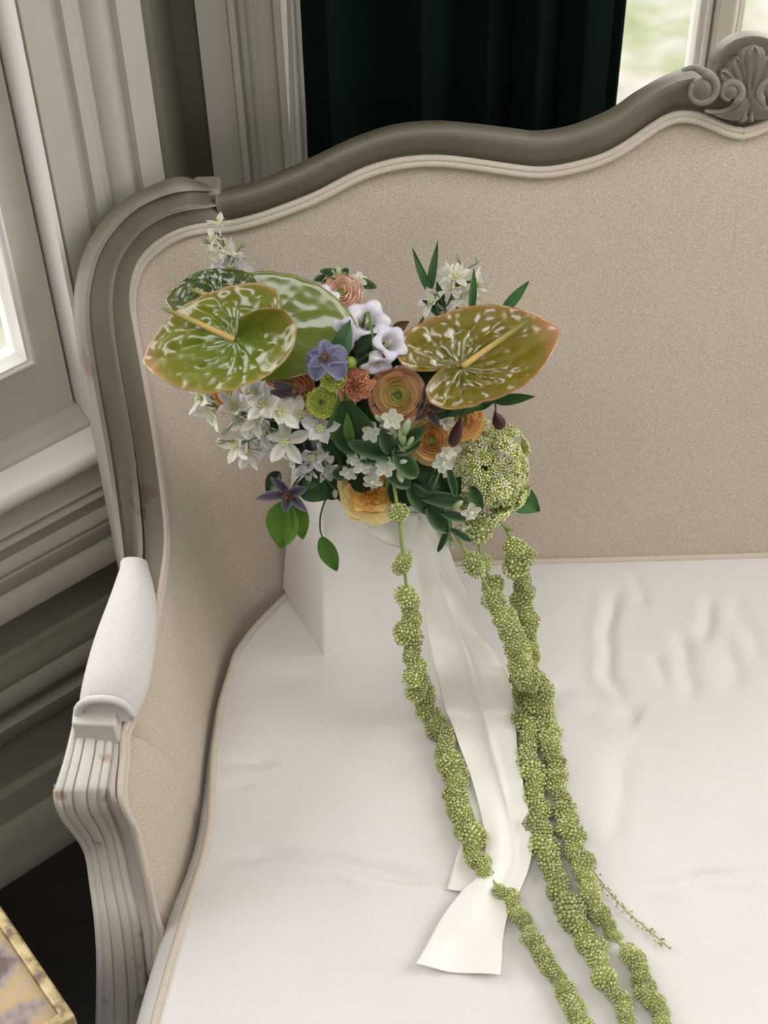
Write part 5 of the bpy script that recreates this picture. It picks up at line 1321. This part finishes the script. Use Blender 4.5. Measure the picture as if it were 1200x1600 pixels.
for lab, st, bd in (('dark maroon hanging bud in front of the apricot ranunculus', [(732, 622, 1.275), (728, 633, 1.268), (723, 644, 1.262)], (714, 674, 19, 56)),
                    ('dark maroon hanging bud at the upper edge of the lace flower', [(768, 612, 1.31), (774, 632, 1.295), (774, 645, 1.29)], (778, 656, 20, 34))):
    pts = [at(*q[:2], y=q[2]) for q in st]; q = at(bd[0], bd[1], y=st[-1][2]); off = pts[0]
    rt = root('hanging_bud', lab, 'bud', MX.Translation(off), 'dark hanging buds')
    ax = (q - pts[-1]).normalized() if (q - pts[-1]).length > .001 else V((0, 0, -1)); hl = bd[3] / 2 / 1330; hw = bd[2] / 2 / 1330
    body = [q + ax * (hl * t) for t in (-1, -.7, -.3, .2, .7, 1)]
    mb = MB(); mb.tube([p - off for p in body], [hw * k for k in (.16, .34, .72, 1, .92, .45)], 10, col=(.055, .018, .016)); link('bud_body', mb.mesh('bud_body', M_STEM, use_col=True), rt)
    mb = MB(); mb.tube([p - off for p in smooth_path([pts[0], pts[1], pts[2], body[0]], 12)], .0011, 6, col=(.05, .03, .02)); link('stem', mb.mesh('stem', M_STEM, use_col=True), rt)
    mb = MB(); mo = MOUTH + V((.02, 0, .015))
    mb.tube([p - off for p in smooth_path([pts[0], lerp(pts[0], mo, .4) + V((0, .01, .02)), mo, MOUTH + V((.01, 0, -.14))], 12)], .0012, 6, col=(.06, .08, .03)); link('lower_stem', mb.mesh('lower_stem', M_STEM, use_col=True), rt)

# ---------------- satin ribbon
def strip(name, rows_lr, nv, nu, wav, seed, rt, fold=0):
    Ls = smooth_path([l for l, r in rows_lr], nv); Rs = smooth_path([r for l, r in rows_lr], nv); rows = []
    for i in range(nv):
        v = i / (nv - 1); t = (Ls[min(i + 1, nv - 1)] + Rs[min(i + 1, nv - 1)] - Ls[max(i - 1, 0)] - Rs[max(i - 1, 0)]).normalized()
        n = (Rs[i] - Ls[i]).cross(t).normalized()
        if n.dot(CF) > 0: n = -n
        r = []
        for j in range(nu):
            u = j / (nu - 1)
            h = wav * (math.sin(2 * math.pi * (u * 1.1 + .35 * math.sin(6 * v + seed) + seed)) * .6 + .5 * math.sin(9 * v + 3 * u + seed) + .9 * NZ.noise(V((u * 2.2, v * 7, seed))))
            h += fold * (math.exp(-((u - .66 + .12 * math.sin(5 * v)) / .07) ** 2) * max(0, math.sin(math.pi * min(1, v / .75))) + .6 * abs(2 * u - 1) ** 4 * (.5 + .5 * math.sin(19 * v + 4 * u)))
            r.append(lerp(Ls[i], Rs[i], u) + n * (h + wav))
        rows.append(r)
    mb = MB(); mb.grid(rows); me = mb.mesh(name, M_SATIN); o = link(name, me, rt, rt.matrix_basis.inverted())
    m = o.modifiers.new('t', 'SOLIDIFY'); m.thickness = .0004
    return o
def yy(px, py, y): return at(px, py, y=y)
rib = root('satin_ribbon', 'wide ivory satin ribbon falling from the vase front and trailing over the cushion', 'ribbon', at(640, 790, y=1.275))
S_ = lambda px, py, l: on_seat(px, py, l)
strip('ribbon_tail', [(yy(622, 775, 1.29), yy(672, 770, 1.285)), (yy(645, 850, 1.272), yy(690, 845, 1.268)), (yy(660, 920, 1.258), yy(722, 925, 1.252)), (yy(667, 985, 1.235), yy(758, 995, 1.228)), (yy(682, 1050, 1.20), yy(792, 1055, 1.188)), (S_(697, 1110, .012), S_(805, 1110, .014)), (S_(716, 1165, .007), S_(808, 1170, .008)), (S_(738, 1225, .007), S_(818, 1235, .008)), (S_(752, 1280, .007), S_(829, 1290, .007)), (S_(758, 1330, .006), S_(830, 1345, .006)), (S_(745, 1375, .005), S_(812, 1395, .005)), (S_(722, 1400, .004), S_(795, 1430, .004)), (S_(690, 1440, .004), S_(786, 1468, .004)), (S_(668, 1480, .004), S_(784, 1500, .004)), (S_(650, 1513, .004), S_(782, 1527, .004))], 170, 40, .0045, .3, rib, .0055)
strip('ribbon_fold', [(yy(640, 780, 1.278), yy(672, 775, 1.272)), (yy(668, 825, 1.268), yy(697, 845, 1.26)), (yy(688, 875, 1.26), yy(718, 900, 1.25)), (yy(712, 925, 1.25), yy(735, 945, 1.245)), (yy(733, 963, 1.240), yy(737, 968, 1.24))], 50, 8, .001, 1.7, rib)
strip('ribbon_under_layer', [(S_(706, 1180, .004), S_(760, 1185, .004)), (S_(722, 1240, .004), S_(770, 1245, .004)), (S_(728, 1290, .004), S_(772, 1295, .004)), (S_(712, 1345, .003), S_(770, 1350, .003)), (S_(698, 1390, .003), S_(760, 1400, .003))], 50, 10, .0016, 2.2, rib)
strip('bow_loop', [(yy(560, 800, 1.282), yy(572, 780, 1.29)), (yy(578, 832, 1.272), yy(600, 790, 1.285)), (yy(610, 850, 1.268), yy(630, 800, 1.28)), (yy(645, 862, 1.266), yy(655, 800, 1.275))], 40, 12, .0016, 3.1, rib)
